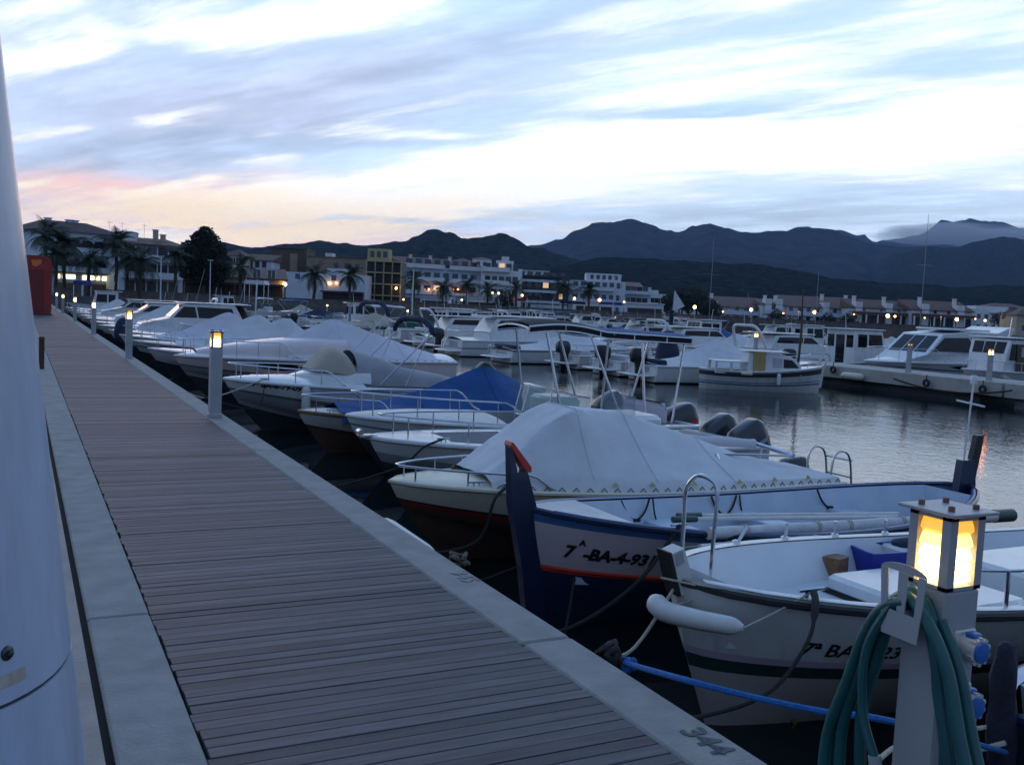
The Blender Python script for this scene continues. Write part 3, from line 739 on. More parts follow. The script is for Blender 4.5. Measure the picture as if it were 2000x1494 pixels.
    def windshield(s,t0,t1,h,w=.12,m=DGLASS,frame=STEEL,rake=.35,name='windshield',base=.06):
        """U-shaped screen: from t0 (aft ends) forward to t1"""
        n=10; lo=[];hi=[]
        for i in range(-n,n+1):
            a=i/n; u=abs(a); hb=s.hb(t0)-w
            ang=a*PI/2; x=lerp(s.L*t0,s.L*t1,math.cos(ang)**.7); y=hb*math.sin(ang) if u<1 else hb*a
            z=s.sz(t1)+base*(1-u*.5); lo.append(Vector((x,y,z))); hi.append(Vector((x-rake*h*(1.0-.4*u),y*.93,z+h*(1-.25*u*u))))
        b=MB(); b.grid([[p,q] for p,q in zip(lo,hi)]); g=b.build(name,m,s.root)
        f=MB(); f.tube(hi,.013,6); f.tube(lo,.014,5)
        for i in (0,n//2+1,n,n+n//2,2*n): f.tube([lo[i],hi[i]],.011,5)
        f.build('screen_frame',frame,g); return g
    def cabin(s,prof,w0,w1,m=WHITE,name='cabin',wt=None):
        """side profile [(x,z)] (closed polygon), half width w0 at the bottom, w1 at the top"""
        zs=[p[1] for p in prof]; za,zb=min(zs),max(zs)
        def hw(z,x): 
            w=lerp(w0,w1,(z-za)/(zb-za)); 
            return min(w,max(.06,s.hb(min(1,max(0,x/s.L)))-.06)) if wt is None else w
        b=MB(); n=len(prof)
        vs=[(x,hw(z,x),z) for x,z in prof]+[(x,-hw(z,x),z) for x,z in prof]
        fs=[tuple(range(n)),tuple(range(2*n-1,n-1,-1))]+[(j,n+j,n+(j+1)%n,(j+1)%n) for j in range(n)]
        b.add(vs,fs); o=b.build(name,m,s.root,smooth=25,fixn=True); s.cw=hw; s.cab=o
        bv=o.modifiers.new('soft_edge','BEVEL'); bv.width=.03; bv.segments=2; bv.limit_method='ANGLE'; bv.angle_limit=R(30)
        return o
    def sidewin(s,poly,m=DGLASS,name='side_window',both=True,off=.008,par=None):
        """window panels on the cabin sides, following its slope"""
        out=[]
        for sd in ((1,-1) if both else (1,)):
            b=MB(); n=len(poly)
            vs=[(x,(s.cw(z,x)+off)*sd,z) for x,z in poly]+[(x,(s.cw(z,x)-.012)*sd,z) for x,z in poly]
            b.add(vs,[tuple(range(n)),tuple(range(2*n-1,n-1,-1))]+[(j,(j+1)%n,n+(j+1)%n,n+j) for j in range(n)])
            out.append(b.build(name,m,par or s.cab,smooth=0,fixn=True))
        return out
    def frontwin(s,x0,z0,x1,z1,m=DGLASS,name='windscreen',k=.86,splits=2,off=.012,par=None):
        """panes on the sloping front face from (x0,z0) low to (x1,z1) high"""
        d=Vector((z1-z0,0,-(x1-x0))); d=d.normalized()*off
        if d.x*1<0 and x1<x0: d=-d
        w0=s.cw(z0,x0)*k; w1=s.cw(z1,x1)*k; out=[]
        for i in range(splits):
            a=-1+2*i/splits+.03; c=-1+2*(i+1)/splits-.03
            b=MB(); f=[(x0,a*w0,z0),(x0,c*w0,z0),(x1,c*w1,z1),(x1,a*w1,z1)]
            fr=[Vector(p)+d for p in f]; bk=[Vector(p)-d*1.2 for p in f]
            b.add(fr+bk,[(0,1,2,3),(7,6,5,4),(0,4,5,1),(1,5,6,2),(2,6,7,3),(3,7,4,0)]); out.append(b.build(name,m,par or s.cab,smooth=0,fixn=True))
        return out
    def outboard(s,y=0,m=CHAR,tilt=0,sc=1,x=-.12,z=None,name='outboard_motor',stripe=None,capm=None):
        """cowl, leg and propeller hung on the transom; tilt in degrees lifts the leg"""
        if z is None: z=s.fs+.02
        T=Matrix.Translation((x,y,z))@Matrix.Rotation(R(tilt),4,'Y')@Matrix.Scale(sc,4)
        b=MB()
        def ring(cx,cz,lx,ly,n=24,e=4.6):
            out=[]
            for k in range(n):
                a=2*PI*k/n; c,ss=math.cos(a),math.sin(a); d=(abs(c)**e+abs(ss)**e)**(-1/e); out.append(T@Vector((cx+lx*d*c,ly*d*ss,cz)))
            return out
        b.loft([ring(-.05,.02,.20,.13),ring(-.06,.06,.25,.165),ring(-.07,.25,.28,.175),ring(-.085,.40,.26,.165),ring(-.10,.47,.20,.13),ring(-.10,.49,.12,.08)])
        root=b.build(name,m,s.root,smooth=45)
        l=MB(); l.loft([ring(-.05,.02,.14,.09,12),ring(-.05,-.12,.11,.07,12),ring(-.06,-.45,.10,.05,12),ring(-.06,-.62,.12,.045,12)])
        l.loft([ring(-.06,-.63,.20,.008,8),ring(-.08,-.645,.2,.008,8)])
        l.loft([ring(-.06,-.64,.11,.035,12),ring(-.05,-.78,.16,.05,12),ring(-.05,-.82,.15,.04,12)]); l.box(-.10,-.02,-.008,.008,-1.0,-.82,M=T)
        l.build('leg',m if capm is None else capm,root,smooth=45)
        pr=MB()
        for k in range(3):
            a=2*PI*k/3; Mp=T@Matrix.Translation((-.25,0,-.76))@Matrix.Rotation(a,4,'X')@Matrix.Rotation(R(25),4,'Z'); pr.box(-.02,.02,-.05,.05,.02,.13,M=Mp,bev=.01)
        pr.tube([T@Vector((-.30,0,-.76)),T@Vector((-.18,0,-.76))],.035,8); pr.build('propeller',BLACK,root)
        br=MB(); br.box(.02,.14,-.11,.11,-.30,.05,M=T,bev=.02); br.build('bracket',BLACK,root)
        if stripe:
            for sd in (1,-1):
                st=MB(); st.box(-.26,.10,sd*.1775-.003,sd*.1775+.003,.20,.25,M=T); st.build('cowl_stripe',stripe,root,smooth=0)
        return root
    def bimini(s,x0,x1,z,w,m=CANN,arch=.12,name='bimini_top',feet=None,hoops=2,zf=None,drop=.0):
        b=MB(); rows=[]
        for i in range(9):
            a=i/8; x=lerp(x0,x1,a); zz=z+drop*a-.03*math.sin(a*PI)*-1; rows.append([(x,w*math.sin(v*PI/2*.98),zz-arch*(abs(v)**2.6)-(.02*math.sin(a*PI*3) )) for v in [j/7 for j in range(-7,8)]])
        b.grid(rows); b2=[[(p[0],p[1],p[2]-.012) for p in r] for r in rows]; b.grid([r[::-1] for r in b2]); o=b.build(name,m,s.root,smooth=60)
        f=MB(); fx=(x0+x1)/2 if feet is None else feet
        for i in range(hoops):
            a=i/(hoops-1) if hoops>1 else .5; r=rows[round(a*8)]
            for sd in (0,-1):
                p=r[sd]; f.tube([(fx+(.0 if hoops<3 else (a-.5)*.6),p[1]*1.0,(zf if zf is not None else s.sz(fx/s.L))),p],.012,6)
            f.tube([(p[0],p[1],p[2]-.02) for p in r],.012,6)
        f.build('bimini_frame',STEEL,o); return o
    def folded_bimini(s,x,zt,w,m=CANN,fx=None,zf=None,h=.36,r=.075,lean=.25):
        """a folded awning: padded hoop across the beam held up by struts"""
        pts=[]
        for j in range(17):
            v=-1+2*j/16; u=abs(v)
            pts.append((x+.04*math.sin(v*5),w*(v if u<.7 else math.copysign(.7+.3*math.sin((u-.7)/.3*PI/2),v)),zt-.10*u*u-(h-.10)*max(0,(u-.55)/.45)**1.8))
        b=MB(); b.tube(curvepts(pts,2),[r*(.72+.28*math.sin(min(1,i/4)*PI/2))*(1+.12*math.sin(i*1.7)) for i in range(33)],9); o=b.build('folded_bimini',m,s.root,smooth=60)
        for sd in (1,-1):
            f=MB(); f.tube([(fx,w*sd,zf),(x,w*sd*.99,zt-h)],.014,6); f.build('awning_strut',STEEL,o)
            f=MB(); f.tube([(fx+.7*(x-fx)+.18,w*sd,zf-.02),(x+.02,w*sd*.99,zt-h*.85)],.010,6); f.build('awning_strut',STEEL,o)
        return o
    def lettering(s,body,x0,k,size,side,m=TEXTK,off=.006,shear=0,bold=.003,name='registration_lettering',par=None,maxx=None,keep=None,slope=0):
        vs,fs=text_mesh(body,size,bold,shear); out=[]
        # arc length along the hull at this height, so that letters keep their spacing near the bow
        N=240; tab=[]; acc=0; pv=None
        for i in range(N+1):
            t=1-i/N*.9; q=s.P(t,k)
            if pv is not None: acc+=math.hypot(q.x-pv.x,q.y-pv.y)
            tab.append((acc,q.x)); pv=q
        def ax(a): return interp(tab,a)
        a0=next((a for a,x in tab if x<=x0),0); width=max(v.x for v in vs)
        if keep: fs=[f for f in fs if keep(sum((vs[i].x for i in f))/len(f))]
        for v in vs:
            x=ax(a0+v.x) if side>0 else ax(a0+width-v.x)   # port reads from the bow aft, starboard towards the bow
            t=min(.999,max(0,x/s.L)); 
            for _ in range(4):
                q=s.P(t,k); t=min(.999,max(0,t+(x-q.x)/s.L))
            q=s.P(t,k); q1=s.P(t,min(1,k+.02)); q0=s.P(t,max(0,k-.02)); dz=(q1-q0); ln=max(1e-4,math.hypot(dz.y,dz.z)); k2=max(.02,min(1.02,k+v.y*(min(1,k+.02)-max(0,k-.02))/ln)); q2=s.P(t,k2)
            for _ in range(3):
                t2=min(.9995,max(0,t+(x-q2.x)/s.L)); q2=s.P(t2,k2); t=t2
            p=Vector((x,q2.y+off,q2.z)); out.append((p.x,p.y*side,p.z))
        b=MB(); b.add(out,fs); return b.build(name,m,par or s.hullob,smooth=0)
    def part(s,b,name,m,par=None,smooth=40,fixn=False): return b.build(name,m,par or s.root,smooth,fixn=fixn)
    def cleat(s,t,sd=1,inset=.10,sc=1):
        b=MB(); x=s.L*t; y=(s.hb(t)-inset)*sd; z=s.sz(t)+.01
        b.tube([(x-.09*sc,y,z+.045*sc),(x+.09*sc,y,z+.045*sc)],.012*sc,6); b.tube([(x-.03*sc,y,z-.01),(x-.03*sc,y,z+.045*sc)],.011*sc,6); b.tube([(x+.03*sc,y,z-.01),(x+.03*sc,y,z+.045*sc)],.011*sc,6)
        return b.build('cleat',STEEL,s.root)
# ================================================================== THE NEAR BOATS, MOORED BOW TO THE PIER
NEAR='boats moored bow-on to the pier'
def boat_white_open():
    b=Boat('open_boat','white open fishing boat with black rubbing strip and blue crate aboard, nearest the lit lantern','boat',(3.62,4.78),5.8,2.02,1.0,.80,180,NEAR,draft=.25,rake=.42,t0=.5,p=2.7,q=.62,form='round',dip=.02)
    PK=mat('lilac_band',(.50,.38,.46),.35,var=.06,scale=2,dirt=.2,dcol=(.25,.2,.2))
    b.hull([(.10,DARKB),(.60,mat('stained_beige_white',(.50,.44,.41),.4,var=.08,scale=2,dirt=.3,dcol=(.25,.2,.17))),(.665,GREEN),(.70,PK),(1,WHITE2)],n=40)
    b.rub(RUBK,.024,-.035)
    b.sidedeck(WHITE,0,.985,.085,dz=.006); 
    b.cockpit(mat('bright_white_liner',(.66,.70,.74),.4,var=.05,scale=3,dirt=.2,dcol=(.45,.46,.47)),.05,.955,.085,.58)
    L=b.L
    def lx(wx): return 3.62+0-0-wx+L       # world x to local
    # stem block with lamp plate
    s=MB(); prof=[(L-.12,.92),(L-.02,.88),(L+.07,1.15),(L-.02,1.18)]
    s.prism(prof,-.062,.062,lambda u,v,h:(u,h,v)); o=b.part(s,'stem_block',WHITE2,fixn=True,smooth=0)
    s=MB(); s.prism([(L+.006,.88),(L+.098,1.16),(L+.078,1.16),(L-.014,.88)],-.066,.066,lambda u,v,h:(u,h,v)); b.part(s,'stem_edge',RUBK,o,fixn=True,smooth=0)
    s=MB(); s.prism([(L-.005,1.165),(L+.05,1.145),(L+.03,1.07),(L-.025,1.09)],.0625,.066,lambda u,v,h:(u,h,v)); b.part(s,'grey_plate',GREY,o,fixn=True,smooth=0)
    # bow boarding hoop
    s=MB(); x=L-.28
    s.tube(curvepts([(x,-.30,.93),(x,-.30,1.25),(x,-.295,1.46),(x-.02,-.23,1.56),(x-.04,-.15,1.57),(x-.06,-.07,1.53),(x-.06,-.05,1.44),(x-.05,-.05,1.2),(x-.05,-.05,.9)],6),.014,8); b.part(s,'boarding_hoop',STEEL)
    # hatches
    s=MB(); s.box(3.05,4.0,-.52,.48,.59,.72,bev=.03); h=b.part(s,'engine_hatch',WHITE)
    s=MB(); s.box(3.03,4.02,-.54,.50,.575,.603); b.part(s,'hatch_seal',RUBK,h,smooth=0)
    s=MB(); s.tube([(3.6,.485,.62),(3.6,.51,.62),(3.6,.51,.70),(3.2,.51,.70),(3.2,.48,.70)],.010,6); b.part(s,'hatch_handle',STEEL,h)
    s=MB(); s.box(1.5,2.75,-.45,.5,.59,.80,bev=.03); h=b.part(s,'stern_hatch',WHITE)
    s=MB(); s.box(1.48,2.77,-.47,.52,.575,.603); b.part(s,'hatch_seal',RUBK,h,smooth=0)
    s=MB(); s.box(.35,.75,-.75,.75,.62,.70,bev=.02); b.part(s,'stern_thwart',WHITE)
    # thole pins on the far gunwale, rail on the near one
    for t,tilt in ((.80,.10),(.70,.02),(.60,.0),(.50,.0)):
        q=b.P(t,1,-1); s=MB(); s.tube([(q.x,q.y+.04,q.z-.01),(q.x-tilt,q.y+.04,q.z+.13)],.013,6); s.lathe([(.035,0),(.03,.02),(.014,.03)],10,Matrix.Translation((q.x,q.y+.04,q.z+.005))); b.part(s,'thole_pin',STEEL)
    s=MB(); pts=[]
    for t in (.74,.68,.60,.52,.44,.36,.28):
        q=b.P(t,1,1); pts.append(Vector((q.x,q.y-.05,q.z+.24)))
    s.tube([pts[0]-Vector((-.06,0,.24)),pts[0]]+pts[1:]+[pts[-1]-Vector((0,0,.24))],.011,6)
    for p in pts[1:-1:2]: s.tube([p-Vector((0,0,.25)),p],.014,6)
    b.part(s,'side_rail',STEEL)
    b.lettering('7\u00aa BA-6-23-0',L-.62,.735,.15,1)
    b.cleat(.90,1,.05,1.1)
    # drain
    q=b.P(.88,.30,1); s=MB(); s.lathe([(.022,0),(.022,.012),(.012,.014)],12,Matrix.Translation(q)@Matrix.Rotation(R(-80),4,'X')); b.part(s,'hull_drain',mat('brass',(.5,.28,.12),.35,metal=.8),b.hullob)
    W=b.world
    # things aboard
    def crate():
        s=MB(); c=W(3.12,-.76,.57); T=Matrix.Translation(c)@Matrix.Rotation(R(172),4,'Z')
        CB=mat('blue_crate_plastic',(.012,.03,.30),.45,var=.1)
        s.box(-.26,.26,-.17,.17,0,.012,M=T)
        for (x0,x1,y0,y1) in ((-.26,.26,-.17,-.158),(-.26,.26,.158,.17),(-.26,-.248,-.157,.157),(.248,.26,-.157,.157)):
            s.box(x0,x1,y0,y1,.012,.20,M=T); s.box(x0-.008,x1+.008,y0-.008,y1+.008,.201,.225,M=T)
        o=s.build('fish_crate',CB,smooth=0); tag(o,'blue plastic fish crate inside the white open boat','crate')
        s=MB(); c=W(3.62,-.80,.59); s.box(-.09,.09,-.07,.07,0,.16,M=Matrix.Translation(c)@Matrix.Rotation(R(20),4,'Z'),bev=.006); tag(s.build('wooden_block',WOOD),'brown wooden block beside the blue crate','block')
        s=MB(); c=W(2.72,-.78,.80); s.loft([[c+Vector((x,math.cos(2*PI*k/12)*.10*w,.05*math.sin(2*PI*k/12)*w)) for k in range(12)] for x,w in ((-.26,.4),(-.22,.9),(0,1),(.22,.9),(.26,.4))]); tag(s.build('cushion',CANN),'dark cushion lying above the blue crate','cushion')
        s=MB(); c=W(2.72,-.78,.59); s.box(-.3,.3,-.14,.14,0,.20,M=Matrix.Translation(c),bev=.02); b_=s.build('side_locker',WHITE); b_.parent=b.root; b_.matrix_parent_inverse=Matrix(); 
        b_.location=b.root.rotation_euler.to_matrix().inverted()@(Vector((0,0,0))-b.o); b_.rotation_euler=(0,0,-b.h)
    crate()
    # sausage fender under the bow and its lashings
    s=MB(); pts=[]
    for fx,fy,fD in ((1274,1166,5.92),(1296,1192,5.82),(1345,1206,5.72),(1400,1217,5.62),(1452,1226,5.54)): pts.append(A(fx,fy,fD))
    pts=curvepts(pts,5); n=len(pts)
    s.tube(pts,[.068*min(1,.35+ (min(i,n-1-i))*.28)*(1-.25*i/n) for i in range(n)],12)
    tag(s.build('bow_fender',WHITE2),'long white sausage fender slung under the bow of the white open boat','fender')
    rope('white mooring line from the white open boat to the kerb',[W(L+.0,.02,.93),W(L+.3,.06,.62)-Vector((0,0,.02)),(2.9,4.42,-.30),(2.45,4.32,-.13),(2.41,4.31,-.02)],.011,ROPEW)
    rope('thin white lashing around the bow block of the white open boat',[W(L+.1,.0,.99),W(L-.05,.14,.97),W(L-.14,.12,.93),W(L-.05,.10,.86),W(L+.06,.05,.80),W(L+.02,.13,.70)],.007,ROPEW,'lashing')
    q=b.P(.90,1,1); c=W(q.x,q.y-.03,q.z+.05)
    rope('thick black mooring line from the cleat of the white open boat',[c,c+Vector((-.08,-.10,-.04)),c+Vector((-.24,-.22,-.20)),c+Vector((-.55,-.28,-.42)),c+Vector((-.95,-.22,-.52)),Vector((2.50,3.85,-.42)),Vector((2.42,3.80,-.06))],[.022]*9+[.012]*28,ROPEK)
    rope('thin white line from the cleat to the sausage fender',[c+Vector((0,0,.01)),c+Vector((-.2,.05,-.10)),pts[-1]],.006,ROPEW,'lashing')
    return b
def boat_navy_stem():
    b=Boat('wooden_boat','dark blue wooden boat with tall red-tipped stem post, lettered BA-4-93','boat',(3.70,6.88),5.28,1.78,.98,.95,180,NEAR,draft=.3,rake=.30,form='double',dip=.17,stern_rake=.3)
    b.hull([(.665,NAVY),(.70,RED),(.94,mat('faded_pink_white_paint',(.50,.42,.44),.5,var=.07,scale=3,dirt=.3,dcol=(.25,.2,.2))),(1,BLUEP)],n=40,m=17)
    b.rub(NAVY,.026,-.005); b.rub(RED,.013,0,k=.69,name='red_strake')
    b.sidedeck(BLUEP,.03,.97,.055,dz=.012)
    b.cockpit(INNER,.06,.93,.055,.36)
    L=b.L
    s=MB(); s.prism([(L-.25,-.2),(L-.13,.55),(L-.07,.96),(L+.03,1.26),(L+.05,1.30),(L+.13,1.28),(L+.19,1.50),(L+.205,1.485),(L+.17,1.02),(L+.05,.5),(L-.06,-.2)][::-1],-.05,.05,lambda u,v,h:(u,h,v)); o=b.part(s,'stem_post',NAVY,fixn=True,smooth=0)
    s=MB(); s.prism([(L+.21,1.50),(L+.20,1.53),(L+.18,1.52),(L+.01,1.32),(L+.01,1.28),(L+.05,1.28)],-.058,.058,lambda u,v,h:(u,h,v)); b.part(s,'red_stem_cap',RED,o,fixn=True,smooth=0)
    s=MB(); rows=[]
    for i in range(9):
        t=lerp(.86,.985,i/8); h=b.hb(t)-.03; rows.append([(L*t,h*v,b.sz(t)+.014) for v in (-1,-.5,0,.5,1)])
    s.grid(rows); b.part(s,'foredeck',WHITE2)
    # thwarts and bottom boards
    for x,w in ((3.5,.30),(2.4,.26),(1.2,.30)):
        t=x/L; h=b.hb(t)-.12; s=MB(); s.box(x-w/2,x+w/2,-h,h,.60,.635,bev=.008); b.part(s,'thwart',INNER)
    s=MB(); s.box(1.5,4.3,-.30,.30,.375,.395,bev=.006); b.part(s,'floor_boards',GREY)
    s=MB(); s.prism([(2.55,.0),(4.0,.10),(4.35,.28),(4.0,.42),(2.55,.45)],.64,.67,lambda u,v,h:(u,v,h)); b.part(s,'white_board',WHITE2,fixn=True)
    # oar strops on the far gunwale
    for x in (3.75,2.6,1.3):
        t=x/L; h=b.hb(t)-.09; z=b.sz(t); s=MB()
        s.tube(curvepts([(x+.16,-h,z),(x+.10,-h+.02,z-.12),(x,-h+.03,z-.19),(x-.10,-h+.02,z-.12),(x-.16,-h,z)],4),.011,6); s.tube(curvepts([(x-.2,-h,z),(x-.22,-h+.02,z-.15),(x-.26,-h+.04,z-.28)],4),.009,6); s.tube([(x-.04,-h+.035,z-.19),(x+.04,-h+.035,z-.19)],.017,6)
        b.part(s,'oar_strop',ROPEK)
    # stern post, rudder head, light pole
    s=MB(); s.prism([(.02,.2),(-.06,.95),(-.02,1.22),(.16,1.22),(.20,.9),(.3,.2)],-.045,.045,lambda u,v,h:(u,h,v)); b.part(s,'stern_post',NAVY,fixn=True,smooth=0)
    s=MB(); s.prism([(-.10,-.3),(-.14,.6),(-.30,1.46),(-.19,1.46),(-.07,.9),(-.03,.2)],-.03,.03,lambda u,v,h:(u,h-.11,v)); b.part(s,'rudder',BLACK,fixn=True,smooth=0)
    s=MB(); s.tube([(.10,0,1.2),(.05,0,2.02)],.010,8); o=b.part(s,'light_pole',STEEL)
    s=MB(); s.tube([(.07,-.17,1.83),(.07,.17,1.80)],.011,6); b.part(s,'crossbar',WHITE2,o)
    s=MB(); s.lathe([(.03,2.02),(.034,2.03),(.034,2.10),(.028,2.11)],12,Matrix.Translation((.05,0,0))); b.part(s,'stern_light',WHITE,o)
    b.lettering('7',L-.24,.77,.15,1,shear=.15,bold=.006); b.lettering('A',L-.33,.85,.07,1,bold=.004); b.lettering('-BA-4-931',L-.38,.77,.142,1,shear=.2,bold=.007)
    b.cleat(.80,1,.03,.9)
    W=b.world
    # long furled spars across the near gunwale
    WR=mat('dirty_white_wrap',(.60,.60,.62),.7,var=.12,scale=8,bump=.3,bscale=25,dirt=.3,dcol=(.3,.3,.3))
    def spar(lb,p,q,r,m):
        s=MB(); P=[Vector(p).lerp(Vector(q),i/14) for i in range(15)]; s.tube(P,[r*(1+.08*math.sin(i*2.3)) for i in range(15)],10); o=s.build('furled_spar',m); tag(o,lb,'spar')
        for t in (.12,.38,.5,.72,.9):
            c=P[0].lerp(P[-1],t); d=(P[-1]-P[0]).normalized(); e=MB(); e.tube([c-d*.02,c+d*.02],r*1.13,10); e.build('lashing_band',ROPEW,o)
        return o
    o=spar('long white furled spar lying along the dark blue wooden boat',(4.95,6.12,-.14),(8.1,6.22,-.22),.052,WR)
    s=MB(); s.tube([(8.11,6.22,-.22),(8.55,6.235,-.225)],.060,12); s.build('spar_sleeve',WHITE2,o); s=MB(); s.tube([(8.551,6.235,-.225),(8.82,6.24,-.23)],.066,12); s.build('green_cap',GREEN,o)
    o=spar('thinner white furled spar lying nearest the white open boat',(4.7,5.90,-.20),(7.2,6.05,-.26),.045,WR)
    s=MB(); s.tube([(4.66,5.895,-.197),(4.50,5.885,-.195)],.035,10); s.build('green_handle',GREEN,o)
    for dy,dx,lb in ((.10,0,'upper green-handled oar on the dark blue boat'),(.20,.12,'lower green-handled oar on the dark blue boat')):
        s=MB(); s.tube([(4.95+dx,6.2+dy,-.06),(7.4+dx,6.3+dy,-.2)],.018,8); o=s.build('oar',WHITE2); tag(o,lb,'oar'); s=MB(); s.tube([(4.72+dx,6.19+dy,-.05),(4.96+dx,6.2+dy,-.06)],.028,8); s.build('oar_grip',GREEN,o)
    q=b.P(.80,1,1); c=W(q.x,q.y-.02,q.z+.05)
    rope('dark mooring line from the cleat of the dark blue wooden boat',[c,c+Vector((-.5,-.12,-.42)),c+Vector((-1.15,-.10,-.72)),Vector((2.9,6.05,-.62)),Vector((2.46,6.3,-.25)),Vector((2.40,6.35,.0))],.017,ROPEK)
    rope('second dark line sagging below the dark blue wooden boat',[W(L-.3,.3,.45),W(L+.1,.75,.02)-Vector((0,0,.0)),(3.0,5.8,-.7),(2.46,5.9,-.2)],.012,ROPEK)
    return b
def boat_white_cover():
    b=Boat('covered_boat','cream edged boat with dark red stripe under a peaked white canvas cover','boat',(3.28,9.0),5.3,1.9,.84,.74,180,NEAR,draft=.3,rake=.95,t0=.45,p=2.1,q=.72)
    b.hull([(.50,BROWNH),(.605,REDD),(.635,RUBK),(1,CREAM)],n=36,m=15)
    b.rub(CREAM,.022,-.01); b.deck(CREAM,0,1,.07)
    b.cover(CANW,[(0,.03),(.06,.06),(.20,.22),(.36,.48),(.50,.68),(.645,.74),(.70,.58),(.835,.05)],0,.835,k=-1.0,n=60,mm=32,wr=.009,seed=2,inset=.10,flatw=[(0,.1),(.45,.04),(.52,.10),(.645,.42),(.70,.45),(.835,.7)],dzedge=.05,seams=(.30,.50,.64),lash=True,sm_=30)
    b.rail(.72,.985,.13,nst=3); 
    for t in (.86,.80): b.cleat(t,1,.10)
    for t in (.60,.52,.42,.3,.2,.1):
        s=MB(); x=b.L*t; y=b.hb(t)-.085; s.prism([(x-.04,0),(x+.04,0),(x,.07)],b.sz(t)+.06,b.sz(t)+.064,lambda u,v,h:(u,y+.01-v*.25,h+v*.6))
        b.part(s,'cover_tie',mat('yellow_tie',(.5,.42,.15),.6),fixn=True,smooth=0)
    b.outboard(-.25,CHAR,tilt=8,sc=.75,x=-.15,z=.5)
    s=MB()
    for y in (.55,.15):
        s.tube(curvepts([(-.02,y,.72),(-.05,y,.98),(-.16,y,1.07),(-.30,y,1.0),(-.36,y,.7),(-.37,y,.35)],5),.014,7)
    for z in (.95,.75,.5): s.tube([(-.345,.15,z),(-.345,.55,z)],.012,6)
    b.part(s,'stern_ladder',STEEL)
    # rolled awning on its stern frame
    s=MB(); P=[(2.05,-.55,1.12),(1.5,-.5,1.10),(.9,-.45,1.07),(.35,-.4,1.03)]; P=curvepts(P,5); s.tube(P,[.06*(1+.1*math.sin(i*1.3)) for i in range(len(P))],10); o=b.part(s,'rolled_awning',CANL)
    s=MB(); s.tube([(2.6,.2,1.08),(.30,.25,.98)],.014,6); s.tube([(2.6,.2,1.08),(2.6,.2,.80)],.012,6); s.tube([(1.5,.3,1.04),(1.55,.62,.70)],.020,6); s.tube([(.30,.25,.98),(.32,-.4,1.03)],.03,6); s.tube([(.30,-.3,1.0),(.30,-.35,.74)],.014,6); s.tube([(1.95,-.55,1.1),(1.95,-.6,.75)],.014,6); b.part(s,'awning_frame',STEEL,o)
    W=b.world; q=b.P(.80,1,1)
    c=W(q.x,q.y-.08,q.z+.06)
    rope('short dark mooring line over the cream gunwale of the covered boat',[c,c+Vector((-.25,-.15,-.10)),c+Vector((-.45,-.1,-.55)),Vector((2.9,8.1,-.62)),Vector((2.42,8.0,-.05))],.016,ROPEK)
    rope('thin grey line sagging from the cream covered boat to the pier',[c+Vector((.6,.0,-.1)),c+Vector((.2,-.35,-.6)),Vector((3.0,7.3,-.75)),Vector((2.42,7.2,-.03))],.009,ROPEK)
    return b
def boat_grey_well():
    b=Boat('motorboat','white motorboat with long grey open well and twin dark outboards behind the peaked white cover','boat',(3.98,11.75),5.85,2.05,.88,.74,180,NEAR,draft=.35,rake=1.0,t0=.45,p=2.2,q=.72)
    b.hull([(.36,DARKB),(.62,GREYH),(1,WHITE)],n=34)
    b.rub(WHITE,.03,-.02); b.deck(WHITE,.84,1,.04); b.sidedeck(WHITE,0,.845,.24,.004); b.cockpit(GREYD,.08,.84,.24,.38)
    s=MB(); s.box(1.6,2.4,-.42,.42,.38,1.15,bev=.06); o=b.part(s,'console',WHITE); s=MB(); s.box(2.05,2.12,-.36,.36,1.151,1.42,M=Matrix.Translation((0,0,0))); b.part(s,'console_screen',CGLASS,o)
    b.rail(.45,.975,.26,nst=4,inset=.12)
    s=MB(); s.box(b.L-.10,b.L+.14,-.07,.07,.86,.90,bev=.01); s.lathe([(.04,-.06),(.04,.06)],10,Matrix.Translation((b.L+.12,0,.93))@Matrix.Rotation(R(90),4,'X')); b.part(s,'bow_roller',STEEL)
    b.cleat(.86,1); b.outboard(.34,CHAR,tilt=32,sc=1.2,x=-.12,z=.42,stripe=GREY,capm=GREY); b.outboard(-.34,CHAR,tilt=32,sc=1.2,x=-.12,z=.42,stripe=GREY,capm=GREY)
    s=MB(); s.box(.25,.55,-.7,.7,.38,.80,bev=.05); b.part(s,'stern_bench',GREY)
    q=b.P(.86,1,1); c=b.world(q.x,q.y-.1,q.z+.05)
    rope('dark mooring line from the motorboat with the grey well',[c,c+Vector((-.3,-.1,-.08)),c+Vector((-.7,-.1,-.35)),Vector((2.8,10.8,-.6)),Vector((2.42,10.7,-.03))],.014,ROPEK)
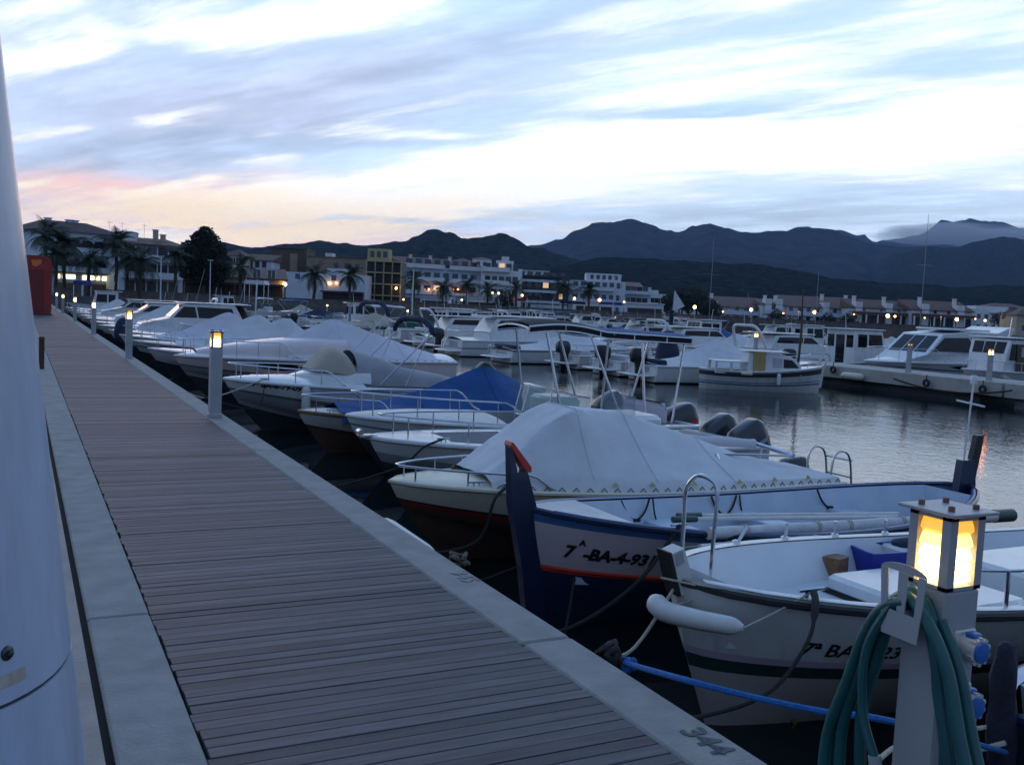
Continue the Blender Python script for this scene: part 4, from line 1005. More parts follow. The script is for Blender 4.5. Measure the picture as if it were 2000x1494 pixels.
def boat_ttop():
    b=Boat('motorboat','white motorboat with greenish screen under a blue and black T-top canopy on steel poles','boat',(4.30,13.75),5.8,2.1,.92,.78,180,NEAR,draft=.35,rake=1.0,t0=.45,p=2.2,q=.72)
    b.hull([(.36,DARKB),(.70,WHITE),(.76,TEAL),(1,WHITE)],n=30); b.rub(WHITE,.026,-.02); b.deck(WHITE2,.62,1,.10); b.sidedeck(WHITE,0,.63,.2,.004); b.cockpit(GREYD,.03,.62,.2,.40)
    b.rail(.55,.985,.32,nst=4); 
    b.windshield(.37,.50,.50,w=.26,m=GGLASS,rake=.25)
    s=MB(); s.box(2.0,2.6,-.35,.35,.40,1.2,bev=.05); b.part(s,'console',WHITE)
    s=MB(); s.box(.45,1.25,-.55,.55,.40,.78,bev=.07); s.box(.42,.62,-.6,.6,.70,1.12,bev=.09); b.part(s,'stern_seat',CANL)
    # canopy
    x0,x1=3.12,.02; w=.55; z=2.33
    def zc(x): 
        a=(x0-x)/(x0-x1); return z+.07*math.sin(min(1,a/.45)*PI)*(1 if a<.45 else 0)-.10*a
    s=MB(); rows=[]
    for i in range(25):
        x=lerp(x0,x1,i/24); rows.append([(x,w*v,zc(x)+.05*(1-v*v)) for v in [j/6 for j in range(-6,7)]])
    up=[r for r in rows]; s.grid(rows[:10]); s.grid([[(p[0],p[1],p[2]-.03) for p in r][::-1] for r in rows[:10]]); o=b.part(s,'black_canopy',CANK,smooth=60)
    s=MB(); s.grid(rows[9:]); s.grid([[(p[0],p[1],p[2]-.03) for p in r][::-1] for r in rows[9:]]); b.part(s,'blue_canopy',CANB,o,smooth=60)
    s=MB()
    for sd in (1,-1):
        v_=MB(); v_.grid([[(r[0][0],(w-.012)*sd,r[0][2]-.03),(r[0][0],(w-.012)*sd,r[0][2]-.105)] for r in rows]); v_.grid([[(r[0][0],(w-.022)*sd,r[0][2]-.105),(r[0][0],(w-.022)*sd,r[0][2]-.03)] for r in rows]); b.part(v_,'canopy_valance',CANK,o,smooth=0)
        s.tube([(r[0][0],w*sd,r[0][2]-.02) for r in rows],.016,7); s.tube([(r[0][0],w*sd,r[0][2]-.12) for r in rows],.014,7)
        for i in (0,5,10,15,20,24): s.tube([(rows[i][0][0],w*sd,rows[i][0][2]-.02),(rows[i][0][0],w*sd,rows[i][0][2]-.12)],.010,6)
    for i in (0,12,24): s.tube([(p[0],p[1],p[2]-.05) for p in rows[i]],.019,6)
    b.part(s,'canopy_frame',STEEL,o)
    b.root['label']=b.label
    for sd in (1,-1):
        for xt,xb in ((2.8,2.5),(2.0,1.4),(1.0,.97),(.15,.43)):
            y=w*sd*.98; zt=zc(xt)-.11; tz=.80; s=MB()
            s.tube([(xb,.66*sd,tz),(xb+(xt-xb)*.08,.66*sd,tz+.12),(xt,y*.95,zt)],.021,8); b.part(s,'canopy_pole',STEEL)
    b.outboard(.0,CHAR,tilt=20,sc=1.2,x=-.25,z=.42,stripe=RED)
def boat_blue_cover():
    b=Boat('covered_boat','low white boat with wood trim under a peaked bright blue tarpaulin','boat',(4.15,15.9),5.9,2.15,.72,.62,180,NEAR,draft=.3,rake=.8,t0=.45,p=2.2,q=.75)
    b.hull([(.46,BROWNH),(1,WHITE2)],n=30); b.rub(WOOD,.028,-.01); b.deck(WHITE2,0,1,.06)
    b.cover(CANB,[(0,.06),(.10,.12),(.28,.50),(.41,.83),(.44,.83),(.60,.44),(.74,.20),(.92,.12)],0,.90,k=-1.0,n=56,mm=28,wr=.012,seed=5,inset=.0,drop=.16,dzedge=.03,seams=(.2,.43,.66),lash=True,sm_=18)
    b.rail(.76,.99,.24,nst=2); b.cleat(.92,1); b.outboard(.1,CHAR,tilt=30,sc=1.2,x=-.2,z=.42,stripe=GREY)
def boat_lettered():
    b=Boat('motorboat','white motorboat with beige screen cover, hung fenders and black lettering BA-6-79-09','boat',(3.45,18.7),5.5,2.15,1.02,.88,180,NEAR,draft=.4,rake=1.15,t0=.42,p=2.2,q=.75)
    b.hull([(.30,DARKB),(.64,GREYH),(.70,mat('brown_grey_line',(.16,.14,.13),.5)),(1,WHITE)],n=34,m=15); b.rub(WHITE,.03,-.02); b.deck(WHITE,.55,1,.12); b.sidedeck(WHITE,0,.56,.22,.004); b.cockpit(GREYD,.04,.55,.22,.45)
    b.rail(.62,.985,.26,nst=4)
    # moulded foredeck hump, screen under its cover and the grey side curtains
    s=MB(); rows=[]
    for i in range(13):
        t=lerp(.52,.80,i/12); a=i/12; h=(b.hb(t)-.28)*math.cos(a*PI/2*.98)**.6; H=.30*math.cos(a*PI/2)**.8
        rows.append([(b.L*t,h*math.sin(v*PI/2),b.sz(t)+.06+H*max(0,1-abs(v)**3)) for v in [j/7 for j in range(-7,8)]])
    s.grid(rows); b.part(s,'foredeck_hump',WHITE,smooth=60)
    s=MB(); rows=[]
    for i in range(15):
        a=i/14; x=lerp(b.L*.715,b.L*.555,a); H=.84*[.0,.13,.26,.38,.48,.56,.62,.65,.66,.65,.61,.54,.44,.28,.02][i]; h=.66*math.sin(min(1,.38+a*.75)*PI/2)
        rows.append([(x,h*math.sin(v*PI/2),1.12+.10*(1-a)+H*.86*(1-abs(v)**2.4)) for v in [j/8 for j in range(-8,9)]])
    s.grid(rows); b.part(s,'beige_screen_cover',CANBE,smooth=60)
    s=MB(); rows=[]
    for i in range(15):
        a=i/14; x=lerp(b.L*.565,b.L*.16,a); H=lerp(.66,.10,a**.95)+.03*math.sin(a*9); h=lerp(.70,.90,a)
        rows.append([(x,h*math.sin(v*PI/2),.93+H*(1-abs(v)**(2.2+a))) for v in [j/8 for j in range(-8,9)]])
    s.grid(rows); b.part(s,'grey_cockpit_curtain',CANG,smooth=60)
    b.folded_bimini(1.75,2.28,.98,CANN,fx=2.75,zf=.98,h=.30,r=.058)
    b.outboard(.0,BLACK,tilt=50,sc=1.1,x=-.05,z=.82)
    b.lettering('7\u00aa BA-6-79-09',b.L-.42,.86,.16,1,shear=.1,bold=.006)
    for t,lb in ((.76,'forward white fender hanging on the boat lettered BA-6-79-09'),(.42,'after white fender hanging on the boat lettered BA-6-79-09')):
        q=b.P(t,.80,1,.10); p=b.world(q.x,q.y,q.z+.16); fender(lb,p,p-Vector((0,0,.46)),.085)
    b.cleat(.88,1); b.cleat(.88,-1)
    q=b.P(.88,1,1); c=b.world(q.x,q.y-.1,q.z+.05)
    rope('pale mooring line from the boat lettered BA-6-79-09',[c,Vector((3.0,17.6,-.25)),Vector((2.42,17.4,-.02))],.012,ROPEW)
    rope('thin dark mooring line from the boat lettered BA-6-79-09',[c+Vector((.02,.03,0)),c+Vector((-.3,-.5,-.5)),Vector((2.42,16.6,-.02))],.010,ROPEK)
def boat_pink_cruiser():
    b=Boat('cruiser','pinkish white cruiser with dark slit window in its side and a lilac-white canvas cover','boat',(3.45,25.3),7.2,2.5,1.02,1.02,180,NEAR,draft=.5,rake=1.3,t0=.42,p=2.1,q=.74)
    b.hull([(.30,DARKB),(.58,GREYH),(.64,mat('brown_grey_line',(.16,.14,.13),.5)),(1,PINKW)],n=34,m=15); b.rub(PINKW,.03,-.02); b.deck(WHITE,0,1,.16)
    # raised trunk blending into the bow
    s=MB(); rows=[]
    for i in range(17):
        t=lerp(.42,.93,i/16); a=i/16; h=max(.02,(b.hb(t)-.20)); H=.42*math.cos(a*PI/2)**.85
        rows.append([(b.L*t,h*math.sin(v*PI/2),b.sz(t)+.02+H*(1-abs(v)**3.2)+.12*(1-v*v)) for v in [j/8 for j in range(-8,9)]])
    s.grid(rows); b.part(s,'cabin_trunk',PINKW,smooth=60)
    b.cover(CANL,[(0,.08),(.14,.34),(.30,.70),(.43,1.0),(.46,1.0),(.56,.66),(.64,.42)],0,.64,k=-1.15,n=44,mm=26,wr=.012,seed=8,inset=.06,drop=.03,dzedge=.02,seams=(.2,.44),lash=True,sm_=20)
    # eye-shaped window in the topsides
    n=14; up=[];lo=[]
    for i in range(n+1):
        a=i/n; x=lerp(b.L-1.75,b.L-2.95,a); t=x/b.L
        for _ in range(4):
            q=b.P(t,.83); t+=(x-q.x)/b.L
        kc=.83; hh=.085*math.sin(a*PI)**.7
        p=b.P(t,kc+hh,1,.008); q=b.P(t,kc-hh,1,.008); up.append(p); lo.append(q)
    s=MB(); s.grid([[p,q] for p,q in zip(up,lo)]); s.grid([[(p.x,-p.y,p.z),(q.x,-q.y,q.z)][::-1] for p,q in zip(up,lo)]); b.part(s,'slit_window',DGLASS,b.hullob,smooth=0)
    b.rail(.60,.985,.38,nst=5); b.folded_bimini(2.1,2.56,1.14,CANN,fx=3.0,zf=1.25,h=.34,r=.062)
    b.lettering('7\u00aa BA',b.L-4.25,.86,.17,1,bold=.004)
    q=b.P(.55,.78,1,.12); p=b.world(q.x,q.y,q.z+.2); fender('white fender at the slit window of the pinkish cruiser',p,p-Vector((0,0,.45)),.10)
B1=boat_white_open(); B2=boat_navy_stem(); B3=boat_white_cover(); boat_grey_well(); boat_ttop(); boat_blue_cover(); boat_lettered(); boat_pink_cruiser()
# ------------------------------------------------------------------ the dark boat in the corner
def boat_corner():
    b=Boat('wooden_boat','dark blue weathered boat with wrapped stem at the bottom right corner, tied with white rope','boat',(4.06,2.80),5.2,1.6,.86,.76,171,NEAR,draft=.3,rake=.3,t0=.5,p=2.6,q=.66,form='round')
    NW=mat('weathered_navy',(.02,.022,.045),.55,var=.4,scale=5,dirt=.9,dcol=(.30,.28,.30))
    b.hull([(.2,DARKB),(.96,NW),(1,NAVY)],n=34); b.rub(NAVY,.028,-.02); b.sidedeck(INNER,0,.98,.09,.006); b.cockpit(INNER,.05,.93,.09,.42)
    L=b.L
    s=MB(); rr=random.Random(2); rings=[]
    for i,(z,w) in enumerate(((.52,.05),(.62,.075),(.74,.085),(.84,.09),(.93,.075),(1.02,.085),(1.10,.07),(1.17,.05),(1.19,.02))):
        rings.append([(L+.02+.05*(z-.6)+w*.85*math.cos(2*PI*k/14)*(1+rr.uniform(-.2,.2)),w*.62*math.sin(2*PI*k/14)*(1+rr.uniform(-.2,.2)),z) for k in range(14)])
    s.loft(rings); b.part(s,'wrapped_stem',mat('navy_wrap',(.018,.018,.035),.85,var=.3,scale=6,bump=.6,bscale=20),smooth=60)
    W=b.world
    rope('white rope loop from the wrapped stem of the corner boat to the pier',[W(L+.06,.05,.74),W(L+.5,.05,.66),(3.0,2.45,-.24),(2.42,2.05,-.02)],.013,ROPEW)
    rope('second white rope from the wrapped stem of the corner boat to the pier',[W(L+.06,.0,.80),W(L+.5,-.06,.74),(3.0,2.65,-.16),(2.42,2.35,-.02)],.011,ROPEW)
    p=G(1215,1283,0)
    rope('bright blue rope stretched from the pier knot to the corner boat',[p+Vector((.02,0,-.03)),A(1330,1325,3.85),A(1450,1356,3.75),A(1600,1388,3.65),A(1740,1408,3.6),W(L+.06,.06,.70)],.013,ROPEB)
    s=MB(); q=p; rr=random.Random(9); pts=[q+Vector((.03+rr.uniform(-.03,.03),rr.uniform(-.04,.04),-.03+rr.uniform(-.04,.03))) for _ in range(14)]; s.tube(curvepts(pts,4),.012,6); tag(s.build('rope_knot',ROPEB),'blue rope knot tied at the pier edge','knot')
boat_corner()
# ================================================================== FARTHER BOATS
def far_boat(kind,label,bow,L,heading,group,hullm=WHITE,bottom=DARKB,covm=CANW,seed=1,fb=.90,fs=.62,B=None,ob=None,stripe=None,trim=None,arch=False,bimini=None,wh=(.40,.64),name=None,cat='boat',fold=False,tilt=0,rail=True):
    B=B or L*.36
    b=Boat(name or {'cover':'covered_boat','cruiser':'cruiser','wheel':'fishing_boat','console':'motorboat','open':'motorboat','hardtop':'cruiser'}[kind],label,cat,bow,L,B,fb,fs,heading,group,draft=.35,rake=L*.17,t0=.42,p=2.2,q=.74)
    bands=[(.34,bottom)]+([(.62,hullm),(.70,stripe)] if stripe else [])+[(1,hullm)]
    b.hull(bands,n=18,m=9); b.rub(trim or hullm,.03,-.02,n=20)
    L=b.L
    if kind=='cover':
        b.deck(hullm,0,1,.07,n=14)
        pk=.34+.12*((seed*37)%10)/10; ov=(1.0 if group==NEAR else .80)+.2*((seed*13)%10)/10
        b.cover(covm,[(0,.08),(pk*.45,.26),(pk,ov+.06),(pk+.05,ov),(.66,.34),(.80,.10)],0,.80,k=-1.0,n=30,mm=18,wr=.010,seed=seed,inset=.04,drop=.06,dzedge=.02)
        if rail: b.rail(.62,.985,.32,nst=3,n=14)
    elif kind=='console':
        b.deck(hullm,.66,1,.06,n=10); b.sidedeck(hullm,0,.67,.22,.004,n=12); b.cockpit(GREYD,.05,.66,.22,.38,n=12)
        s=MB(); s.box(L*.36,L*.5,-.38,.38,.38,1.25,bev=.06); o=b.part(s,'console',hullm); s=MB(); s.box(L*.47,L*.485,-.36,.36,1.251,1.6); b.part(s,'console_screen',CGLASS,o)
        s=MB(); s.box(L*.24,L*.31,-.4,.4,.38,.95,bev=.05); b.part(s,'seat',CANL)
        if rail: b.rail(.60,.985,.30,nst=3,n=14)
    elif kind=='open':
        b.deck(hullm,.60,1,.08,n=10); b.sidedeck(hullm,0,.61,.2,.004,n=12); b.cockpit(GREYD,.04,.60,.2,.42,n=12)
        b.windshield(.40,.58,.48,w=.2,m=CGLASS,rake=.4)
        s=MB(); s.box(.3,.8,-.7,.7,.42,.85,bev=.05); b.part(s,'seat',CANL)
        if rail: b.rail(.62,.985,.3,nst=3,n=14)
    elif kind in('cruiser','hardtop'):
        b.deck(hullm,0,1,.12,n=14); z=fs+.02; zb=fb+.02
        H=1.15 if kind=='cruiser' else 1.35
        x0,x1,x2,x3=L*.16,L*.42,L*.58,L*.80
        b.cabin([(x0+.1,z-.3),(x3,zb-.12),(x3-.25,zb+.16),(x2+.25,zb+.42),(x2-.35,z+H),(x1-.2,z+H+.06),(x0+.45,z+H-.03),(x0,z+.42)][::1],B*.42,B*.31,hullm)
        zw0=zb+.46; zw1=z+H-.10
        b.sidewin([(x2+.08,zw0),(x2-.36,zw1),(x1+.35,zw1),(x1+.25,zw0)]); b.sidewin([(x1+.18,zw0),(x1+.27,zw1),(x0+.65,zw1-.02),(x0+.45,zw0)])
        b.frontwin(x2+.22,zb+.47,x2-.31,z+H-.05,k=.84,splits=3)
        s=MB(); s.box(x0-.25,x2-.15,-B*.34,B*.34,z+H+.05,z+H+.10,bev=.02); b.part(s,'roof_panel',hullm,b.cab)
        if rail: b.rail(.56,.985,.42,nst=4,n=14)
        s=MB(); s.tube([(x0+.3,B*.25,z+H),(x0-.2,B*.27,z+H+2.1)],.012,4); s.tube([(x0+.6,-B*.2,z+H+.05),(x0+.5,-B*.2,z+H+.7)],.02,5); b.part(s,'aerial',GREY,b.cab)
        if arch:
            s=MB(); s.tube(curvepts([(x0-.3,-B*.43,fs+.05),(x0-.6,-B*.40,z+.9),(x0-.9,-B*.30,z+H+.35),(x0-.95,0,z+H+.42),(x0-.9,B*.30,z+H+.35),(x0-.6,B*.40,z+.9),(x0-.3,B*.43,fs+.05)],5),.075,8); s.tube([(x0-.95,0,z+H+.45),(x0-1.0,0,z+H+1.1)],.012,5); b.part(s,'radar_arch',hullm)
    elif kind=='wheel':
        b.deck(hullm,.55,1,.08,n=12); b.sidedeck(hullm,0,.56,.18,.004,n=12); b.cockpit(GREYD,.04,.55,.18,.42,n=12)
        x0,x1=L*wh[0],L*wh[1]
        b.cabin([(x0,.45),(x1+.25,.70),(x1+.20,fb+.62),(x1+.02,2.22),(x0-.02,2.26),(x0,1.0)],B*.34,B*.31,hullm)
        w=(x1-x0)
        b.sidewin([(x0+w*.12,1.42),(x0+w*.45,1.42),(x0+w*.45,2.05),(x0+w*.12,2.05)]); b.sidewin([(x0+w*.52,1.42),(x1+.07,1.42),(x1-.02,2.05),(x0+w*.52,2.05)])
        b.frontwin(x1+.195,fb+.66,x1+.04,2.12,k=.84,splits=3)
        s=MB(); s.box(x0-.006-.014,x0-.006,-.28,.28,.6,2.0); b.part(s,'door',trim or DGLASS,b.cab,smooth=0)
        for q in (-.62,.62):
            if B*.31>.75: s=MB(); s.box(x0-.02,x0-.006,q-.22,q+.22,1.4,2.0); b.part(s,'aft_window',DGLASS,b.cab,smooth=0)
        s=MB(); s.box(x0-.35,x1+.12,-B*.35,B*.35,2.262,2.31,bev=.02); b.part(s,'roof_panel',hullm,b.cab); s=MB(); s.tube([(x0+.3,0,2.31),(x0+.2,0,3.1)],.02,6); b.part(s,'mast_stub',STEEL,b.cab)
        if rail: b.rail(.64,.985,.34,nst=3,n=14)
    if heading<90 and group!='boats drawn up by the quay':
        s=MB(); s.box(-.62,-.02,-B*.36,B*.36,.22,.30,bev=.03); b.part(s,'swim_platform',hullm)
        s=MB(); s.box(-.012,-.002,-B*.20,B*.20,.40,fs-.10); b.part(s,'transom_shade_panel',GREYD if seed%2 else CANN,b.hullob,smooth=0)  # flat grey or navy panel, its colour stands for shadow on the transom
        s=MB(); y=B*.28
        for q in (y,y-.3): s.tube([(-.05,q,fs),(-.10,q,fs+.12),(-.30,q,.7),(-.34,q,.15)],.02,5)
        for z in (.35,.55,.75): s.tube([(-.31,y,z),(-.31,y-.3,z)],.016,5)
        b.part(s,'stern_ladder',STEEL)
        if kind!='cover':
            s=MB(); s.tube(curvepts([(L*.16,B*.42,fs),(L*.14,B*.42,fs+.42),(.12,B*.38,fs+.45),(.06,0,fs+.45),(.12,-B*.38,fs+.45),(L*.14,-B*.42,fs+.42),(L*.16,-B*.42,fs)],4),.018,5); b.part(s,'stern_rail',STEEL)
        else:
            s=MB(); s.box(.1,.5,-B*.38,B*.38,fs+.0,fs+.22,bev=.06); b.part(s,'stern_cushion',covm if covm!=CANW else CANN)
    if ob is not None: b.outboard(0,ob,tilt=tilt,sc=1.2,x=-.12)
    if bimini:
        b.bimini(L*.12,L*.46,2.25,B*.42,bimini,feet=L*.3)
    if fold: b.folded_bimini(L*.24,2.3,B*.42,CANN,fx=L*.42,zf=fs+.1,h=.5,r=.08)
    return b
GA=NEAR
far_boat('cover','white boat with a low white cover and plain rail, next beyond the pinkish cruiser',(3.4,30.3),6.4,180,GA,seed=3,ob=CHAR,tilt=-20)
far_boat('cover','white boat with twin-peaked pale cover, second beyond the pinkish cruiser',(3.4,34.6),6.6,179,GA,seed=6,hullm=WHITE2,stripe=BLUEP)
far_boat('cover','white boat with tall tented white cover, third beyond the pinkish cruiser',(3.35,38.8),6.6,180,GA,seed=2,covm=CANL)
far_boat('open','white open motorboat with clear screen before the hardtop cruiser',(3.3,43.0),6.2,181,GA,ob=BLACK)
b=far_boat('hardtop','white cruiser with long flat hardtop and dark figure-like black cover at its stern',(3.25,48.0),7.6,180,GA,B=2.7)
s=MB(); s.loft([[(1.35+.45*w*math.cos(2*PI*k/14),.5*w*math.sin(2*PI*k/14),z) for k in range(14)] for z,w in ((.9,1),(1.3,1.02),(1.7,.8),(1.95,.45),(2.0,.15))]); b.part(s,'black_engine_cover',CANK,smooth=60)
s=MB(); s.tube([(.8,1.0,1.0),(.75,1.0,3.3)],.035,6); b.part(s,'antenna_pole',WHITE)
for (k,lb,y,L,kw) in (('cover','white boat under sloping pale cover, just past the hardtop cruiser along the pier',53,6.2,dict(seed=9)),('cruiser','white cruiser with small arch, second past the hardtop cruiser along the pier',58.5,7.2,dict(arch=True)),('console','white open boat with yellow buoy colours, third past the hardtop cruiser',64,6.0,dict(stripe=mat('yellow_paint',(.6,.45,.05),.4))),
    ('cruiser','white flat-roofed cruiser at the far end of the pier row',70,7.5,dict(hullm=WHITE2)),('cover','small white covered boat near the pier root, before the palms',77,6,dict(seed=4)),('wheel','small white fishing boat near the pier root by the lit restaurant',85,6.5,dict(trim=BLUEP))):
    far_boat(k,lb,(3.2,y),L,180,GA,**kw)
# blue upright bow fender (dark sack hung on a bow) by the fourth lamp
p=G(197,652,-.1); s=MB(); pts=curvepts([p+Vector((.9,.6,.55)),p+Vector((.75,.5,.35)),p+Vector((.7,.4,-.1)),p+Vector((.95,.3,-.45))],5); s.tube(pts,[.06+.16*math.sin(PI*i/(len(pts)-1))**.6 for i in range(len(pts))],10); tag(s.build('bow_fender',CANN),'dark navy padded bow fender hanging by the fourth lamp pedestal','fender')
# ------------------------------------------------------------------ second pontoon row: sterns towards the channel
GC='boats moored along the middle pontoon, sterns to the channel'
rowc=[
 (30.2,29.2,8.0,-4,'cover','large white tent-covered boat with black outboard, moored behind the small wooden cabin boat',dict(seed=5,ob=BLACK,B=2.6,fs=.66)),
 (33.6,29.0,7.6,0,'open','white sports boat with navy covered console and black outboard, left of the tent-covered boat',dict(ob=BLACK,B=2.6)),
 (37.2,29.0,7.4,0,'open','white open boat with grey tilted outboard, stern to the channel below the T-top canopy',dict(ob=CHAR,hullm=WHITE2)),
 (40.8,28.6,8.6,2,'cover','white covered boat with swim platform and brown rudder at the channel',dict(seed=7,hullm=WHITE,trim=BROWNH,B=2.6)),
 (45.2,29.2,9.6,0,'cruiser','long white cruiser with three square side windows in the middle pontoon row',dict(arch=False,B=2.7,fb=1.15,fs=.82,stripe=GREYH)),
 (49.8,29.0,8.0,-3,'cover','white boat with slanting beige canvas and large black outboard, left of the long cruiser',dict(seed=11,covm=CANBE,ob=CHAR,B=2.7,tilt=10)),
 (54.0,28.8,7.6,0,'cruiser','white cruiser with swept radar arch and navy bimini in the middle pontoon row',dict(arch=True)),
 (58.6,29.0,7.8,2,'wheel','white fishing boat with wheelhouse and dark red bottom beyond the beige screen cover',dict(bottom=REDD,B=2.6,fb=1.2,fs=.85)),
 (63.2,28.8,7.0,0,'cover','boat under a dark green tarpaulin in the middle pontoon row',dict(covm=CANGR,seed=3,hullm=WHITE2)),
 (67.5,28.8,7.2,0,'console','grey hulled open boat with white console in the middle pontoon row',dict(hullm=GREYH,bimini=CANW)),
 (72.0,28.8,7.5,0,'cover','boat with a beige peaked cover beside the grey hulled boat',dict(covm=CANBE,seed=8)),
 (77.0,28.6,7.5,0,'wheel','white fishing boat with tall narrow wheelhouse at the left of the middle pontoon row',dict(trim=BLUEP)),
 (82.0,28.4,7.4,0,'open','white sports boat with clear screen beside the narrow wheelhouse boat',dict(ob=BLACK)),
 (87.0,28.4,7.4,0,'cover','small boat with navy cover at the left end of the middle pontoon row',dict(covm=CANN,seed=4)),
 (92.5,28.4,7.2,0,'console','farthest white open boat of the middle pontoon row',dict(bimini=CANB)),
]
for y,bx,L,hd,k,lb,kw in rowc: far_boat(k,lb,(bx,y),L,hd,GC,**kw)
s=MB(); c=Vector((24.4,33.6,.1)); s.loft([[c+Vector((.5*w*math.cos(2*PI*k/12),.5*w*math.sin(2*PI*k/12),z)) for k in range(12)] for z,w in ((-.6,1.05),(0,1),(.5,.62),(.75,.5),(.8,.2))]); tag(s.build('console_cover',CANN,smooth=60),'navy cover over the console of the white sports boat','cover')
GD='boats on the far side of the middle pontoon'
def big_cruiser():
    b=Boat('motor_cruiser','big white motor cruiser with long dark wraparound windows behind the concrete pontoon','boat',(33.0,30.9),9.0,3.2,1.0,1.05,180,GD,draft=.5,rake=1.5,t0=.42)
    b.hull([(.3,DARKB),(.70,WHITE),(.75,BLUEP),(1,WHITE)],n=26,m=13); b.rub(WHITE,.04,-.03); b.deck(WHITE,0,1,.18)
    b.cabin([(1.6,.9),(7.9,.95),(6.6,1.38),(5.55,2.28),(3.6,2.45),(1.9,2.42),(1.0,2.72),(.75,2.66),(1.45,1.7)],1.30,1.05,WHITE)
    b.sidewin([(6.35,1.50),(5.50,2.12),(3.95,2.16),(3.25,1.5)]); b.sidewin([(3.12,1.5),(3.82,2.16),(2.2,2.14),(1.95,1.95),(1.85,1.5)])
    b.frontwin(6.50,1.46,5.66,2.18,k=.86,splits=3)
    s=MB(); s.box(2.2,5.0,-.95,.95,2.46,2.56,bev=.05); b.part(s,'roof_panel',WHITE,b.cab)
    n=12; up=[];lo=[]
    for i in range(n+1):
        t=lerp(.62,.40,i/n); hh=.07*sm(min(1,i/5)); up.append(b.P(t,.86+hh*.6,1,.01)); lo.append(b.P(t,.86-hh,1,.01))
    s=MB(); s.grid([[p,q] for p,q in zip(up,lo)]); b.part(s,'hull_window',DGLASS,b.hullob,smooth=0)
    b.rail(.62,.985,.55,nst=4,mid=False); b.lettering('7\u00aa BA 2-305',4.0,.84,.22,1)
    s=MB(); s.box(-.6,.05,-1.2,1.2,.3,.38,bev=.03); b.part(s,'swim_platform',WHITE)
big_cruiser()
def door_boat():
    b=far_boat('wheel','wooden-doored white wheelhouse boat cut by the right edge of the picture',(33.4,26.2),7.4,180,GD,B=2.9,fb=1.0,fs=.9,wh=(.62,.80))
    s=MB(); x=b.L*.62; s.prism([(x+.05,.95),(x+1.05,.95),(x+1.05,2.05),(x+.05,2.05)],0,.02,lambda u,v,h:(u,b.cw(v,u)+.012+h,v)); o=b.part(s,'brown_side_door',WOODD,b.cab,smooth=0,fixn=True)
    s=MB(); s.prism([(x+.3,1.55),(x+.8,1.55),(x+.8,1.95),(x+.3,1.95)],0,.006,lambda u,v,h:(u,b.cw(v,u)+.034+h,v)); b.part(s,'door_pane',mat('dim_pane',(.35,.33,.27),.3),o,smooth=0,fixn=True)
door_boat()
for (y,bx,L,hd,k,lb,kw) in (
 (35.6,40.8,7.6,0,'wheel','white wheelhouse boat with three tall aft windows and black outboard, left of the big cruiser',dict(ob=BLACK,B=2.9,fb=1.1)),
 (39.6,41.0,7.8,0,'cruiser','white cruiser with slanting windscreen posts behind the brown mast',dict(arch=True,B=2.8)),
 (43.6,41.0,7.6,0,'cover','white boat under a bright white cover behind the tent-covered boat',dict(seed=9)),
 (47.6,41.2,8.0,0,'cruiser','white cabin boat with radar arch behind the blue half of the T-top canopy',dict(arch=True,B=3)),
 (52.0,41.0,7.6,0,'cruiser','white cabin boat under a black bimini above the T-top canopy',dict(bimini=CANK)),
 (57.0,41.0,7.4,180,'wheel','white wheelhouse boat beyond the long three-windowed cruiser',dict()),
 (62.5,41.0,7.6,0,'cover','white covered boat beyond the slanting beige canvas boat',dict(seed=5)),
 (68.5,41.0,7.6,0,'cruiser','white cruiser far behind the fishing boat with red bottom',dict(arch=True)),
 (75.0,41.0,7.6,0,'wheel','distant white wheelhouse boat behind the green tarpaulin boat',dict()),
 (82.0,41.0,7.4,0,'cover','distant boat under a red cover on the far side of the middle pontoon',dict(covm=mat('red_canvas',(.3,.03,.03),.8),seed=6)),
 ): far_boat(k,lb,(bx,y),L,hd,GD,**kw)
GE='boats along the outer pontoon'
for (px,D,L,hd,k,lb,kw) in (
 (1905,58,8,160,'cruiser','white cruiser with dark bimini just right of the big cruiser roof',dict(arch=True,bimini=CANK)),
 (1975,62,8,180,'cruiser','white cruiser roof seen above the wooden-doored boat',dict(B=3)),
 (1715,60,7.5,10,'cover','boat under a broad bright cover left of the big cruiser',dict(seed=4,B=2.8))):
    p=flat(px,D); far_boat(k,lb,(p.x+L*.5*math.cos(R(hd)),p.y),L,hd,GE,rail=False,**kw)
rb=random.Random(31); ORD=['rightmost','second','third','fourth','fifth','sixth','seventh','eighth','ninth','tenth','eleventh','twelfth','thirteenth','fourteenth','fifteenth','sixteenth','seventeenth','eighteenth','nineteenth']
KD=['cruiser','cover','open','wheel','cruiser','console','cover','hardtop']
KN={'cruiser':'white cruiser','cover':'canvas covered boat','open':'white open motorboat','wheel':'white wheelhouse boat','console':'white console boat','hardtop':'white hardtop cruiser'}
def fill_row(x,y0,y1,step,where,group,cov,strp,first=0):
    y=y0; i=0
    while y<y1 and i<len(ORD):
        k=KD[(i*3+first)%8]; cv=cov[i%len(cov)]; st=strp[i%len(strp)]; L=rb.uniform(6.0,7.6)
        nm={'cover':{CANW:'white',CANN:'navy',CANBE:'beige',CANL:'lilac white',CANB:'blue',CANG:'grey'}[cv]+' '}.get(k,'')
        lb=nm+KN[k]+', '+ORD[i]+(' boat' if i==0 else ' from the right')+' in '+where
        far_boat(k,lb,(x+rb.uniform(-.6,.6),y),L,rb.uniform(-4,4),group,covm=cv,seed=i+first,stripe=st,B=L*.33,rail=i%2==0 and x<50,ob=[BLACK,None,CHAR][i%3] if k in('open','console','cover') else None,arch=k=='cruiser' and i%2==0,bimini=[None,CANN,None,CANB][i%4] if k in('console','open') else None)
        y+=step*rb.uniform(.9,1.15); i+=1
